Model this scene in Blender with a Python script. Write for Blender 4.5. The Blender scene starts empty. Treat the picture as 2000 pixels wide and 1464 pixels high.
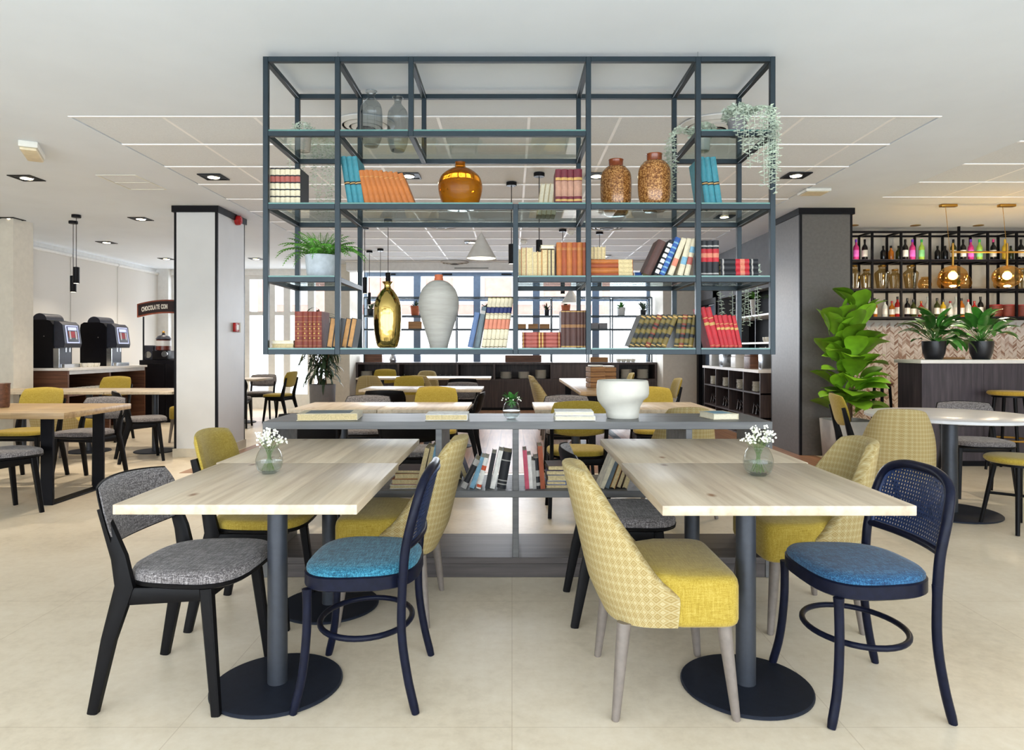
import bpy, bmesh, math, random
from mathutils import Vector, Matrix
random.seed(7)
PI = math.pi
scene = bpy.context.scene
COL = scene.collection

# ------------------------------------------------------------------ camera, world, daylight, exposure
F, CX, CY, EYE = 1300.0, 1000.0, 681.0, 1.25
CEIL = 2.90
def X(px, d): return (px - CX) * d / F
def Z(py, d): return EYE - (py - CY) * d / F
cd = bpy.data.cameras.new('camera')
cd.sensor_fit = 'HORIZONTAL'; cd.sensor_width = 36.0; cd.lens = 36.0 * F / 2000.0
cd.shift_y = (CY - 732.0) / 2000.0
cam = bpy.data.objects.new('camera', cd); COL.objects.link(cam)
cam.location = (0, 0, EYE); cam.rotation_euler = (PI / 2, 0, 0)
scene.camera = cam
w = bpy.data.worlds.new('sky'); scene.world = w; w.use_nodes = True
bg = w.node_tree.nodes['Background']
bg.inputs[0].default_value = (0.92, 0.96, 1.0, 1); bg.inputs[1].default_value = 3.2
scene.view_settings.view_transform = 'Standard'
scene.view_settings.look = 'None'
scene.view_settings.gamma = 1.0
scene.view_settings.use_curve_mapping = False
scene.view_settings.exposure = 0.46
scene.cycles.max_bounces = 10
scene.cycles.diffuse_bounces = 5
scene.cycles.glossy_bounces = 4
scene.cycles.transmission_bounces = 8
scene.cycles.transparent_max_bounces = 16
scene.cycles.caustics_reflective = False
scene.cycles.caustics_refractive = False
scene.cycles.sample_clamp_indirect = 6.0
def area(name, loc, rot, sx, sy, power, col):
    l = bpy.data.lights.new(name, 'AREA'); l.shape = 'RECTANGLE'; l.size = sx; l.size_y = sy
    l.energy = power; l.color = col
    o = bpy.data.objects.new(name, l); COL.objects.link(o); o.location = loc; o.rotation_euler = rot
    return o
# daylight at the glazed street front behind the photographer, and at the rear and side windows
area('daylight_front', (0, -1.75, 1.12), (PI / 2, 0, 0), 13.0, 2.0, 155, (0.70, 0.86, 1.0))
area('daylight_rear', (0, 15.6, 1.9), (-PI / 2, 0, 0), 7.0, 1.6, 420, (0.90, 0.96, 1.0))
area('daylight_side', (-7.75, 11.8, 1.6), (0, -PI / 2, 0), 2.2, 3.6, 60, (1.0, 0.97, 0.92))

# ------------------------------------------------------------------ materials
def lin(c):
    return tuple(((v / 255.0) / 12.92 if v / 255.0 <= 0.04045 else ((v / 255.0 + 0.055) / 1.055) ** 2.4) for v in c) + (1.0,)
MATS = {}
def base(name, rough=0.5, metal=0.0, col=None):
    m = bpy.data.materials.new(name); m.use_nodes = True
    nt = m.node_tree; b = nt.nodes['Principled BSDF']
    b.inputs['Roughness'].default_value = rough; b.inputs['Metallic'].default_value = metal
    if name in ('black_wood', 'navy_wood', 'black_metal', 'trim_black', 'plate_steel', 'machine_black'): b.inputs['Specular IOR Level'].default_value = 0.14
    if col: b.inputs['Base Color'].default_value = lin(col)
    MATS[name] = m
    return m, nt, b
def N(nt, t, **kw):
    n = nt.nodes.new(t)
    for k, v in kw.items(): setattr(n, k, v)
    return n
def coords(nt, scale=(1, 1, 1), kind='Object', rot=(0, 0, 0)):
    tc = N(nt, 'ShaderNodeTexCoord'); mp = N(nt, 'ShaderNodeMapping')
    mp.inputs['Scale'].default_value = scale; mp.inputs['Rotation'].default_value = rot
    nt.links.new(tc.outputs[kind], mp.inputs['Vector'])
    return mp.outputs['Vector']
def noise(nt, vec, scale, detail=3, rough=0.55):
    n = N(nt, 'ShaderNodeTexNoise'); n.inputs['Scale'].default_value = scale
    n.inputs['Detail'].default_value = detail; n.inputs['Roughness'].default_value = rough
    nt.links.new(vec, n.inputs['Vector']); return n.outputs['Fac']
def ramp(nt, fac, stops):
    r = N(nt, 'ShaderNodeValToRGB'); cr = r.color_ramp
    while len(cr.elements) < len(stops): cr.elements.new(0.5)
    for e, (p, c) in zip(cr.elements, stops): e.position = p; e.color = lin(c)
    nt.links.new(fac, r.inputs['Fac']); return r.outputs['Color']
def bump(nt, b, h, s=0.2, d=0.01):
    bp = N(nt, 'ShaderNodeBump'); bp.inputs['Strength'].default_value = s; bp.inputs['Distance'].default_value = d
    nt.links.new(h, bp.inputs['Height']); nt.links.new(bp.outputs['Normal'], b.inputs['Normal'])
def plain(name, col, rough=0.5, metal=0.0, var=0.06, scale=14, each=0.0):
    m, nt, b = base(name, rough, metal)
    f = noise(nt, coords(nt), scale)
    lo = tuple(max(0, c * (1 - var)) for c in col); hi = tuple(min(255, c * (1 + var)) for c in col)
    c = ramp(nt, f, [(0.3, lo), (0.7, hi)])
    if each:      # every leaf a little different
        oi = N(nt, 'ShaderNodeObjectInfo'); mr = N(nt, 'ShaderNodeMapRange'); nt.links.new(oi.outputs['Random'], mr.inputs['Value'])
        mr.inputs['To Min'].default_value = 1 - each; mr.inputs['To Max'].default_value = 1 + each
        hs = N(nt, 'ShaderNodeHueSaturation'); nt.links.new(c, hs.inputs['Color']); nt.links.new(mr.outputs[0], hs.inputs['Value']); c = hs.outputs['Color']
    nt.links.new(c, b.inputs['Base Color'])
    return m
def fabric(name, c1, c2, c3, sc=260):
    m, nt, b = base(name, 0.92)
    n1 = noise(nt, coords(nt, (0.07, 1, 1)), sc, 2); n2 = noise(nt, coords(nt, (1, 0.07, 1)), sc, 2); n3 = noise(nt, coords(nt, (1, 1, 0.07)), sc, 2)
    mx0 = N(nt, 'ShaderNodeMath', operation='ADD'); nt.links.new(n1, mx0.inputs[0]); nt.links.new(n2, mx0.inputs[1])
    mx = N(nt, 'ShaderNodeMath', operation='ADD'); nt.links.new(mx0.outputs[0], mx.inputs[0]); nt.links.new(n3, mx.inputs[1])
    h = N(nt, 'ShaderNodeMath', operation='MULTIPLY'); nt.links.new(mx.outputs[0], h.inputs[0]); h.inputs[1].default_value = 0.3333
    nt.links.new(ramp(nt, h.outputs[0], [(0.40, c1), (0.5, c2), (0.60, c3)]), b.inputs['Base Color'])
    bump(nt, b, h.outputs[0], 0.25, 0.003)
    if 'Sheen Weight' in b.inputs: b.inputs['Sheen Weight'].default_value = 0.15
    return m
def wood(name, c1, c2, c3, axis=1, sc=9, rough=0.5, knots=None, stave=None):
    m, nt, b = base(name, rough)
    s = [1.0, 1.0, 1.0]; s[axis] = 0.06
    f = noise(nt, coords(nt, tuple(s)), sc * 3, 5, 0.6)
    col = ramp(nt, f, [(0.3, c1), (0.5, c2), (0.72, c3)])
    if stave:
        # each glued stave has its own tone
        sx = N(nt, 'ShaderNodeSeparateXYZ'); nt.links.new(coords(nt), sx.inputs[0])
        mu = N(nt, 'ShaderNodeMath', operation='MULTIPLY'); nt.links.new(sx.outputs[0], mu.inputs[0]); mu.inputs[1].default_value = stave
        fl = N(nt, 'ShaderNodeMath', operation='FLOOR'); nt.links.new(mu.outputs[0], fl.inputs[0])
        oi = N(nt, 'ShaderNodeObjectInfo')
        ad = N(nt, 'ShaderNodeMath', operation='ADD'); nt.links.new(fl.outputs[0], ad.inputs[0]); nt.links.new(oi.outputs['Random'], ad.inputs[1])
        wn = N(nt, 'ShaderNodeTexWhiteNoise', noise_dimensions='1D'); nt.links.new(ad.outputs[0], wn.inputs['W'])
        mr = N(nt, 'ShaderNodeMapRange'); nt.links.new(wn.outputs['Value'], mr.inputs['Value'])
        mr.inputs['To Min'].default_value = 0.80; mr.inputs['To Max'].default_value = 1.06
        hs = N(nt, 'ShaderNodeHueSaturation'); nt.links.new(col, hs.inputs['Color']); nt.links.new(mr.outputs[0], hs.inputs['Value'])
        col = hs.outputs['Color']
    if knots:
        v = N(nt, 'ShaderNodeTexVoronoi', voronoi_dimensions='2D'); v.inputs['Scale'].default_value = 2.6
        nt.links.new(coords(nt, (1, 0.55, 0)), v.inputs['Vector'])
        kr = N(nt, 'ShaderNodeValToRGB'); kr.color_ramp.elements[0].position = 0.012; kr.color_ramp.elements[1].position = 0.05
        kr.color_ramp.elements[0].color = (1, 1, 1, 1); kr.color_ramp.elements[1].color = (0, 0, 0, 1)
        nt.links.new(v.outputs['Distance'], kr.inputs['Fac'])
        mx = N(nt, 'ShaderNodeMix', data_type='RGBA'); nt.links.new(kr.outputs['Color'], mx.inputs['Factor'])
        nt.links.new(col, mx.inputs['A']); mx.inputs['B'].default_value = lin(knots); col = mx.outputs['Result']
    nt.links.new(col, b.inputs['Base Color']); bump(nt, b, f, 0.08, 0.002)
    return m
def thin_glass(name, tint, rough=0.02, ior=1.35, gloss=None):
    m = bpy.data.materials.new(name); m.use_nodes = True; nt = m.node_tree
    nt.nodes.remove(nt.nodes['Principled BSDF'])
    tr = N(nt, 'ShaderNodeBsdfTransparent'); tr.inputs[0].default_value = tint + (1,)
    gl = N(nt, 'ShaderNodeBsdfGlossy'); gl.inputs['Roughness'].default_value = rough
    if gloss: gl.inputs['Color'].default_value = gloss + (1,)
    # thin sheet: Schlick reflectance, the same from either face
    lw = N(nt, 'ShaderNodeLayerWeight'); lw.inputs['Blend'].default_value = 0.5
    pw = N(nt, 'ShaderNodeMath', operation='POWER'); nt.links.new(lw.outputs['Facing'], pw.inputs[0]); pw.inputs[1].default_value = 4.0
    f0 = ((ior - 1) / (ior + 1)) ** 2
    fr = N(nt, 'ShaderNodeMath', operation='MULTIPLY_ADD'); nt.links.new(pw.outputs[0], fr.inputs[0]); fr.inputs[1].default_value = 0.75 - f0; fr.inputs[2].default_value = f0
    mx = N(nt, 'ShaderNodeMixShader'); nt.links.new(fr.outputs[0], mx.inputs[0])
    nt.links.new(tr.outputs[0], mx.inputs[1]); nt.links.new(gl.outputs[0], mx.inputs[2])
    nt.links.new(mx.outputs[0], nt.nodes['Material Output'].inputs[0]); MATS[name] = m
    return m
def emit(name, col, s):
    m = bpy.data.materials.new(name); m.use_nodes = True; nt = m.node_tree
    nt.nodes.remove(nt.nodes['Principled BSDF'])
    e = N(nt, 'ShaderNodeEmission'); e.inputs[0].default_value = lin(col); e.inputs[1].default_value = s
    nt.links.new(e.outputs[0], nt.nodes['Material Output'].inputs[0]); MATS[name] = m
    return m
def cloth_translucent(name, col):
    m, nt, b = base(name, 0.9, 0, col)
    tl = N(nt, 'ShaderNodeBsdfTranslucent'); tl.inputs[0].default_value = lin(col)
    mx = N(nt, 'ShaderNodeMixShader'); mx.inputs[0].default_value = 0.2
    nt.links.new(b.outputs[0], mx.inputs[1]); nt.links.new(tl.outputs[0], mx.inputs[2])
    nt.links.new(mx.outputs[0], nt.nodes['Material Output'].inputs[0])
    return m

# floor: cream sheet with clouded mottling and faint seams
m, nt, b = base('floor_cream', 0.34)
f = noise(nt, coords(nt), 1.3, 6, 0.7); f2 = noise(nt, coords(nt), 22, 4, 0.7)
ad = N(nt, 'ShaderNodeMath', operation='MULTIPLY_ADD'); nt.links.new(f2, ad.inputs[0]); ad.inputs[1].default_value = 0.45; nt.links.new(f, ad.inputs[2])
c = ramp(nt, ad.outputs[0], [(0.42, (194, 179, 154)), (0.70, (217, 203, 179)), (0.95, (229, 217, 196))])
br = N(nt, 'ShaderNodeTexBrick'); br.offset = 0.0; br.inputs['Scale'].default_value = 1.0
br.inputs['Brick Width'].default_value = 1.1; br.inputs['Row Height'].default_value = 1.1; br.inputs['Mortar Size'].default_value = 0.002
br.inputs['Color1'].default_value = (1, 1, 1, 1); br.inputs['Color2'].default_value = (1, 1, 1, 1); br.inputs['Mortar'].default_value = (0.82, 0.79, 0.75, 1)
nt.links.new(coords(nt, rot=(0, 0, 0.0)), br.inputs['Vector'])
mx = N(nt, 'ShaderNodeMix', data_type='RGBA', blend_type='MULTIPLY'); mx.inputs['Factor'].default_value = 1
nt.links.new(c, mx.inputs['A']); nt.links.new(br.outputs['Color'], mx.inputs['B']); nt.links.new(mx.outputs['Result'], b.inputs['Base Color'])
# floor: oak boards
m, nt, b = base('floor_oak', 0.4)
br = N(nt, 'ShaderNodeTexBrick'); br.inputs['Scale'].default_value = 1.0; br.inputs['Brick Width'].default_value = 1.4; br.inputs['Row Height'].default_value = 0.16
br.inputs['Mortar Size'].default_value = 0.003
br.inputs['Color1'].default_value = lin((176, 132, 98)); br.inputs['Color2'].default_value = lin((150, 108, 80)); br.inputs['Mortar'].default_value = lin((105, 72, 52))
nt.links.new(coords(nt, rot=(0, 0, PI / 2)), br.inputs['Vector'])
f = noise(nt, coords(nt, (1, 0.05, 1)), 30, 4)
mx = N(nt, 'ShaderNodeMix', data_type='RGBA', blend_type='MULTIPLY'); mx.inputs['Factor'].default_value = 0.6
nt.links.new(br.outputs['Color'], mx.inputs['A']); nt.links.new(ramp(nt, f, [(0.3, (170, 170, 170)), (0.7, (255, 255, 255))]), mx.inputs['B'])
nt.links.new(mx.outputs['Result'], b.inputs['Base Color'])

plain('ceiling_white', (224, 231, 239), 0.85, var=0.01, scale=2)
plain('tile_white', (224, 228, 232), 0.9, var=0.02, scale=90)
plain('tbar_white', (250, 250, 250), 0.5, var=0.01)
plain('wall_beige', (214, 208, 195), 0.8, var=0.02)
plain('wall_white', (228, 228, 226), 0.8, var=0.02)
plain('wall_grey', (92, 93, 96), 0.75, var=0.04)
plain('panel_white', (206, 208, 209), 0.55, var=0.015, scale=3)
plain('panel_grey', (94, 91, 88), 0.5, var=0.05, scale=30)
plain('trim_black', (18, 18, 22), 0.45, var=0.1)
plain('plinth_beige', (196, 188, 170), 0.6, var=0.03)
plain('rack_steel', (26, 41, 49), 0.45, 0.2, var=0.05, scale=30)
plain('table_steel', (58, 62, 70), 0.42, 0.4, var=0.04, scale=40)
plain('plate_steel', (36, 40, 50), 0.5, 0.3, var=0.06, scale=40)
plain('black_wood', (11, 10, 12), 0.45, var=0.15, scale=40)
plain('black_metal', (20, 20, 24), 0.4, 0.3, var=0.1)
plain('navy_wood', (17, 20, 36), 0.33, var=0.12, scale=40)
plain('cane_navy', (24, 42, 78), 0.5, var=0.2, scale=90)
plain('taupe_wood', (118, 109, 102), 0.45, var=0.05, scale=40)
plain('frame_bluegrey', (104, 122, 145), 0.45, 0.1, var=0.04)
plain('frame_white', (222, 222, 220), 0.5, var=0.02)
fabric('fabric_grey', (52, 47, 48), (104, 99, 99), (160, 155, 154), 300)
fabric('fabric_yellow', (146, 122, 32), (164, 140, 46), (178, 156, 70), 300)
fabric('fabric_yellow_deep', (160, 124, 28), (180, 144, 40), (196, 162, 66), 300)
fabric('fabric_blue', (10, 60, 80), (26, 98, 124), (72, 146, 168), 300)
fabric('fabric_deep_blue', (8, 40, 72), (20, 70, 108), (54, 112, 148), 300)
# woven lozenge fabric of the tub chairs (uses the surface's own uv)
m, nt, b = base('fabric_lozenge', 0.9)
tc = N(nt, 'ShaderNodeTexCoord'); mp = N(nt, 'ShaderNodeMapping'); nt.links.new(tc.outputs['UV'], mp.inputs['Vector'])
mp.inputs['Scale'].default_value = (34, 34, 1)
sx = N(nt, 'ShaderNodeSeparateXYZ'); nt.links.new(mp.outputs[0], sx.inputs[0])
def mth(op, a, bb=None, v=None):
    n = N(nt, 'ShaderNodeMath', operation=op); nt.links.new(a, n.inputs[0])
    if bb is not None: nt.links.new(bb, n.inputs[1])
    if v is not None: n.inputs[1].default_value = v
    return n.outputs[0]
pu = mth('PINGPONG', sx.outputs[0], v=0.5); pv = mth('PINGPONG', sx.outputs[1], v=0.5)
dia = mth('ADD', pu, pv)                                  # lozenges
st = mth('PINGPONG', mth('MULTIPLY', dia, v=3.0), v=0.5)    # fine stripes inside them
wv = noise(nt, mp.outputs[0], 10, 2)
comb = mth('ADD', mth('MULTIPLY', dia, v=0.35), mth('MULTIPLY', st, v=0.75))
comb2 = mth('ADD', comb, mth('MULTIPLY', wv, v=0.22))
nt.links.new(ramp(nt, comb2, [(0.15, (134, 110, 58)), (0.45, (162, 143, 94)), (0.8, (182, 170, 132))]), b.inputs['Base Color'])
bump(nt, b, comb2, 0.2, 0.003)
wood('table_wood', (176, 157, 133), (198, 181, 156), (211, 196, 173), 1, 9, 0.42, (128, 94, 66), stave=8)
wood('table_oak', (150, 120, 82), (176, 146, 104), (196, 168, 126), 0, 9, 0.45, (90, 66, 44), stave=6)
wood('bookcase_wood', (84, 84, 85), (99, 99, 99), (114, 114, 113), 0, 8, 0.45)
wood('bookcase_dark', (58, 52, 50), (76, 69, 67), (92, 85, 82), 0, 8, 0.45)
wood('dark_wood', (44, 34, 34), (62, 50, 48), (80, 66, 62), 2, 10, 0.5)
wood('bar_wood', (46, 40, 48), (64, 56, 64), (82, 74, 80), 2, 10, 0.45)
wood('box_wood', (120, 84, 48), (158, 114, 68), (180, 136, 88), 0, 14, 0.6)
wood('brown_wood', (70, 40, 26), (96, 60, 40), (120, 78, 54), 0, 12, 0.55)
plain('counter_white', (232, 228, 222), 0.4, var=0.02)
plain('stone_white', (196, 196, 198), 0.3, var=0.03)
thin_glass('shelf_glass', (0.90, 0.96, 0.94), 0.02, 1.45)
plain('glass_edge', (88, 128, 122), 0.2, var=0.05)
thin_glass('pane_glass', (0.97, 0.98, 1.0), 0.0, 1.25)
thin_glass('clear_glass', (0.86, 0.89, 0.89), 0.02, 1.5)
thin_glass('smoke_glass', (0.70, 0.74, 0.76), 0.03, 1.7)
thin_glass('bronze_glass', (0.88, 0.70, 0.42), 0.04, 2.2, (1.0, 0.72, 0.34))
thin_glass('jar_glass', (0.72, 0.63, 0.44), 0.05, 1.9, (1.0, 0.9, 0.7))
thin_glass('water', (0.95, 0.98, 0.97), 0.0, 1.2)
m, nt, b = base('amber_glass', 0.07, 0, (176, 104, 22))
b.inputs['Transmission Weight'].default_value = 0.7; b.inputs['IOR'].default_value = 1.2
f = noise(nt, coords(nt), 40, 3); bump(nt, b, f, 0.25, 0.003)
nt.links.new(ramp(nt, noise(nt, coords(nt), 5), [(0.3, (150, 78, 10)), (0.7, (206, 134, 34))]), b.inputs['Base Color'])
m, nt, b = base('mottled_glaze', 0.16, 0.1)
v = noise(nt, coords(nt), 110, 6, 0.8)
nt.links.new(ramp(nt, v, [(0.40, (66, 34, 14)), (0.50, (140, 88, 40)), (0.60, (208, 160, 98))]), b.inputs['Base Color'])
plain('rust_glaze', (112, 54, 26), 0.2, var=0.2, scale=20)
m, nt, b = base('gold_mirror', 0.10, 1.0, (186, 160, 92))
bump(nt, b, noise(nt, coords(nt), 12, 2), 0.25, 0.02)
m, nt, b = base('white_ceramic', 0.75)
f = noise(nt, coords(nt, (0.15, 0.15, 1)), 40, 3)
nt.links.new(ramp(nt, f, [(0.3, (152, 149, 141)), (0.7, (170, 167, 159))]), b.inputs['Base Color']); bump(nt, b, f, 0.3, 0.004)
plain('terracotta', (170, 90, 56), 0.8, var=0.08)
plain('bowl_white', (214, 211, 200), 0.55, var=0.02)
plain('pot_grey', (176, 184, 190), 0.75, var=0.06, scale=25)
plain('planter_grey', (128, 126, 128), 0.7, var=0.03)
plain('planter_light', (166, 164, 160), 0.7, var=0.03)
plain('pot_black', (26, 26, 32), 0.35, var=0.08)
plain('soil', (48, 36, 28), 0.95, var=0.3, scale=60)
plain('leaf_fern', (78, 138, 44), 0.55, var=0.3, scale=6, each=0.3)
plain('leaf_fig', (112, 158, 36), 0.4, var=0.3, scale=3, each=0.45)
plain('leaf_lily', (60, 116, 44), 0.35, var=0.35, scale=4, each=0.5)
plain('leaf_dark', (44, 62, 38), 0.5, var=0.35, scale=4, each=0.4)
plain('leaf_silver', (190, 202, 186), 0.7, var=0.15, scale=8)
plain('leaf_green', (60, 120, 48), 0.5, var=0.3, scale=8)
plain('stem_green', (108, 128, 72), 0.7, var=0.15)
plain('trunk_brown', (110, 84, 60), 0.85, var=0.2)
plain('blossom', (244, 242, 226), 0.8, var=0.04)
plain('brass', (196, 150, 70), 0.28, 0.9, var=0.05)
plain('lamp_white', (206, 206, 203), 0.55, var=0.02)
plain('plastic_white', (224, 224, 216), 0.5, var=0.02)
plain('plastic_diffuser', (224, 210, 178), 0.5, var=0.04)
plain('alarm_red', (176, 24, 26), 0.35, var=0.1)
plain('machine_black', (20, 19, 23), 0.28, var=0.1)
plain('machine_dark', (48, 50, 62), 0.35, 0.2, var=0.08)
plain('chrome', (190, 192, 196), 0.22, 0.9, var=0.03)
plain('plate_white', (236, 232, 220), 0.35, var=0.02)
plain('red_print', (180, 30, 44), 0.5, var=0.1)
plain('sign_dark', (34, 18, 22), 0.45, var=0.1)
plain('sign_rim', (140, 70, 48), 0.45, var=0.1)
plain('sign_white', (240, 236, 226), 0.5, var=0.02)
plain('chocolate', (90, 30, 22), 0.3, var=0.1)
plain('page', (198, 180, 136), 0.9, var=0.08, scale=120)
plain('page_white', (220, 212, 188), 0.9, var=0.04, scale=120)
emit('screen_glow', (200, 205, 255), 1.1)
emit('bulb_warm', (255, 226, 178), 26)
emit('bulb_globe', (255, 220, 160), 30)
emit('cone_glow', (255, 248, 224), 2.2)
BOOKC = {'orange': (192, 112, 46), 'orange2': (166, 78, 36), 'teal': (58, 140, 154), 'tealside': (10, 112, 166), 'cream': (222, 200, 156),
 'maroon': (110, 30, 44), 'pale': (186, 140, 116), 'black': (26, 28, 34), 'red': (196, 36, 48), 'gilt': (212, 170, 96), 'darkgreen': (58, 56, 34),
 'olive': (122, 104, 46), 'brown': (84, 52, 44), 'rust': (132, 52, 34), 'tan': (206, 150, 84), 'blue': (42, 92, 170), 'navy': (22, 36, 100),
 'slate': (96, 122, 166), 'greyblue': (104, 120, 128), 'ivory': (234, 222, 190), 'white': (238, 236, 230), 'salmon': (226, 140, 110), 'pink': (216, 84, 110),
 'mauve': (182, 96, 84), 'skyblue': (130, 180, 206), 'silver': (186, 182, 176), 'orangered': (224, 96, 56)}
for k, c in BOOKC.items(): plain('cloth_' + k, tuple(v * 0.87 for v in c) if k != 'white' else (222, 220, 214), 0.6, var=0.1, scale=30)
for k, c in {'pink': (214, 60, 130), 'violet': (120, 60, 190), 'green': (60, 190, 90), 'lime': (170, 210, 80), 'amber': (190, 110, 30), 'red': (190, 40, 40), 'yellow': (220, 180, 50), 'clear': (220, 225, 215), 'dark': (18, 18, 20), 'olive': (60, 66, 26), 'label': (238, 232, 220), 'labelpink': (230, 110, 200), 'labelgreen': (150, 230, 150)}.items():
    plain('bottle_' + k, c, 0.18, var=0.06)

# ------------------------------------------------------------------ mesh helpers
class MB:
    def __init__(s): s.v = []; s.f = []; s.uv = None
    def add(s, vs, fs, mat=None):
        o = len(s.v)
        if mat is not None: vs = [mat @ Vector(p) for p in vs]
        s.v += [tuple(p) for p in vs]; s.f += [tuple(i + o for i in q) for q in fs]
        return s
    def box(s, x0, x1, y0, y1, z0, z1, mat=None):
        return s.add([(x0, y0, z0), (x1, y0, z0), (x1, y1, z0), (x0, y1, z0), (x0, y0, z1), (x1, y0, z1), (x1, y1, z1), (x0, y1, z1)],
                     [(0, 3, 2, 1), (4, 5, 6, 7), (0, 1, 5, 4), (1, 2, 6, 5), (2, 3, 7, 6), (3, 0, 4, 7)], mat)
    def rbox(s, x0, x1, y0, y1, z0, z1, r=0.004, seg=2, mat=None):
        bm = bmesh.new(); bmesh.ops.create_cube(bm, size=1.0)
        bmesh.ops.scale(bm, vec=(x1 - x0, y1 - y0, z1 - z0), verts=bm.verts)
        bmesh.ops.translate(bm, vec=((x0 + x1) / 2, (y0 + y1) / 2, (z0 + z1) / 2), verts=bm.verts)
        bmesh.ops.bevel(bm, geom=list(bm.edges), offset=r, segments=seg, profile=0.5, affect='EDGES')
        bm.verts.index_update()
        s.add([v.co.copy() for v in bm.verts], [[v.index for v in f.verts] for f in bm.faces], mat); bm.free(); return s
    def loft(s, rings, cap=True, closed=True, mat=None):
        n = len(rings[0]); vs = [p for r in rings for p in r]; fs = []
        for i in range(len(rings) - 1):
            for j in range(n if closed else n - 1):
                k = (j + 1) % n
                fs.append((i * n + j, i * n + k, (i + 1) * n + k, (i + 1) * n + j))
        if cap:
            fs.append(tuple(reversed(range(n)))); fs.append(tuple(range((len(rings) - 1) * n, len(rings) * n)))
        return s.add(vs, fs, mat)
    def lathe(s, prof, n=24, c=(0, 0, 0), cap=True, mat=None):
        rings = [[(c[0] + r * math.cos(2 * PI * j / n), c[1] + r * math.sin(2 * PI * j / n), c[2] + z) for j in range(n)] for r, z in prof]
        return s.loft(rings, cap, True, mat)
    def tube(s, pts, r, n=8, closed=False, mat=None):
        pts = [Vector(p) for p in pts]; m = len(pts); rings = []
        rr = r if isinstance(r, (list, tuple)) else [r] * m
        up = None
        for i in range(m):
            if closed: t = pts[(i + 1) % m] - pts[i - 1]
            else: t = pts[min(i + 1, m - 1)] - pts[max(i - 1, 0)]
            t.normalize()
            if up is None:
                ref = Vector((0, 0, 1)) if abs(t.z) < 0.9 else Vector((1, 0, 0))
                up = (ref - t * ref.dot(t)).normalized()
            else: up = (up - t * up.dot(t)).normalized()
            sd = t.cross(up)
            rings.append([pts[i] + up * (rr[i] * math.cos(2 * PI * j / n)) + sd * (rr[i] * math.sin(2 * PI * j / n)) for j in range(n)])
        if closed: rings.append(rings[0]); return s.loft(rings, False, True, mat)
        return s.loft(rings, True, True, mat)
    def beam(s, pts, hs, hn, side=(0, 1, 0), mat=None):
        pts = [Vector(p) for p in pts]; m = len(pts); rings = []; sd = Vector(side).normalized()
        for i in range(m):
            t = (pts[min(i + 1, m - 1)] - pts[max(i - 1, 0)]).normalized(); nn = t.cross(sd).normalized()
            a = hs[i] if isinstance(hs, (list, tuple)) else hs; b_ = hn[i] if isinstance(hn, (list, tuple)) else hn
            c_ = 0.28
            rings.append([pts[i] + sd * (a * u) + nn * (b_ * v_) for u, v_ in ((-1 + c_, -1), (1 - c_, -1), (1, -1 + c_), (1, 1 - c_), (1 - c_, 1), (-1 + c_, 1), (-1, 1 - c_), (-1, -1 + c_))])
        return s.loft(rings, True, True, mat)
    def ball(s, c, r, n=8, m=5, sz=1.0):
        prof = [(max(1e-4, r * math.sin(PI * i / m)), -r * sz * math.cos(PI * i / m)) for i in range(m + 1)]
        return s.lathe(prof, n, c, False)
    def mesh(s, name, smooth=True, angle=40):
        me = bpy.data.meshes.new(name); me.from_pydata(s.v, [], s.f)
        if s.uv:
            ul = me.uv_layers.new(name='uv')
            for lp in me.loops: ul.data[lp.index].uv = s.uv[lp.vertex_index]
        me.validate()
        if smooth:
            me.polygons.foreach_set('use_smooth', [True] * len(me.polygons)); me.set_sharp_from_angle(angle=math.radians(angle))
        me.update(); return me
    def build(s, name, mat, parent=None, loc=(0, 0, 0), rot=(0, 0, 0), smooth=True, angle=40):
        me = s.mesh(name, smooth, angle); me.materials.append(MATS[mat] if isinstance(mat, str) else mat)
        return put(name, me, parent, loc, rot)
def put(name, me, parent=None, loc=(0, 0, 0), rot=(0, 0, 0), scale=(1, 1, 1)):
    o = bpy.data.objects.new(name, me); COL.objects.link(o)
    o.location = loc; o.rotation_euler = rot; o.scale = scale; o.parent = parent
    return o
def tag(o, label, cat, group=None):
    o['label'] = label; o['category'] = cat
    if group: o['group'] = group
    return o
def struct(o):
    o['kind'] = 'structure'; return o
def thing(name, label, cat, loc=(0, 0, 0), rz=0.0, group=None, ry=0.0):
    o = bpy.data.objects.new(name, None); COL.objects.link(o); o.empty_display_size = 0.1
    o.location = loc; o.rotation_euler = (0, ry, rz); return tag(o, label, cat, group)
def copy_tree(o, parent=None):
    c = o.copy(); COL.objects.link(c); c.parent = parent
    for ch in list(o.children): copy_tree(ch, c)
    return c
class Proto:
    def __init__(s, root): s.root = root; s.used = False
    def place(s, loc, rz, label, group=None, sc=None):
        o = s.root if not s.used else copy_tree(s.root); s.used = True
        o.location = loc; o.rotation_euler = (0, 0, rz); o['label'] = label
        if group: o['group'] = group
        if sc: o.scale = (sc, sc, sc)
        return o
ORD = ['leftmost', 'second from left', 'third from left', 'fourth from left', 'fifth from left', 'sixth from left', 'seventh from left', 'eighth from left', 'ninth from left', 'tenth from left']
def sup(n, ax, ay, e, cx=0.0, cy=0.0, z=0.0, fn=None):
    out = []
    for j in range(n):
        a = 2 * PI * j / n; c, s_ = math.cos(a), math.sin(a)
        x = ax * math.copysign(abs(c) ** (2 / e), c); y = ay * math.copysign(abs(s_) ** (2 / e), s_)
        if fn: x, y = fn(x, y)
        out.append((cx + x, cy + y, z))
    return out

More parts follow.
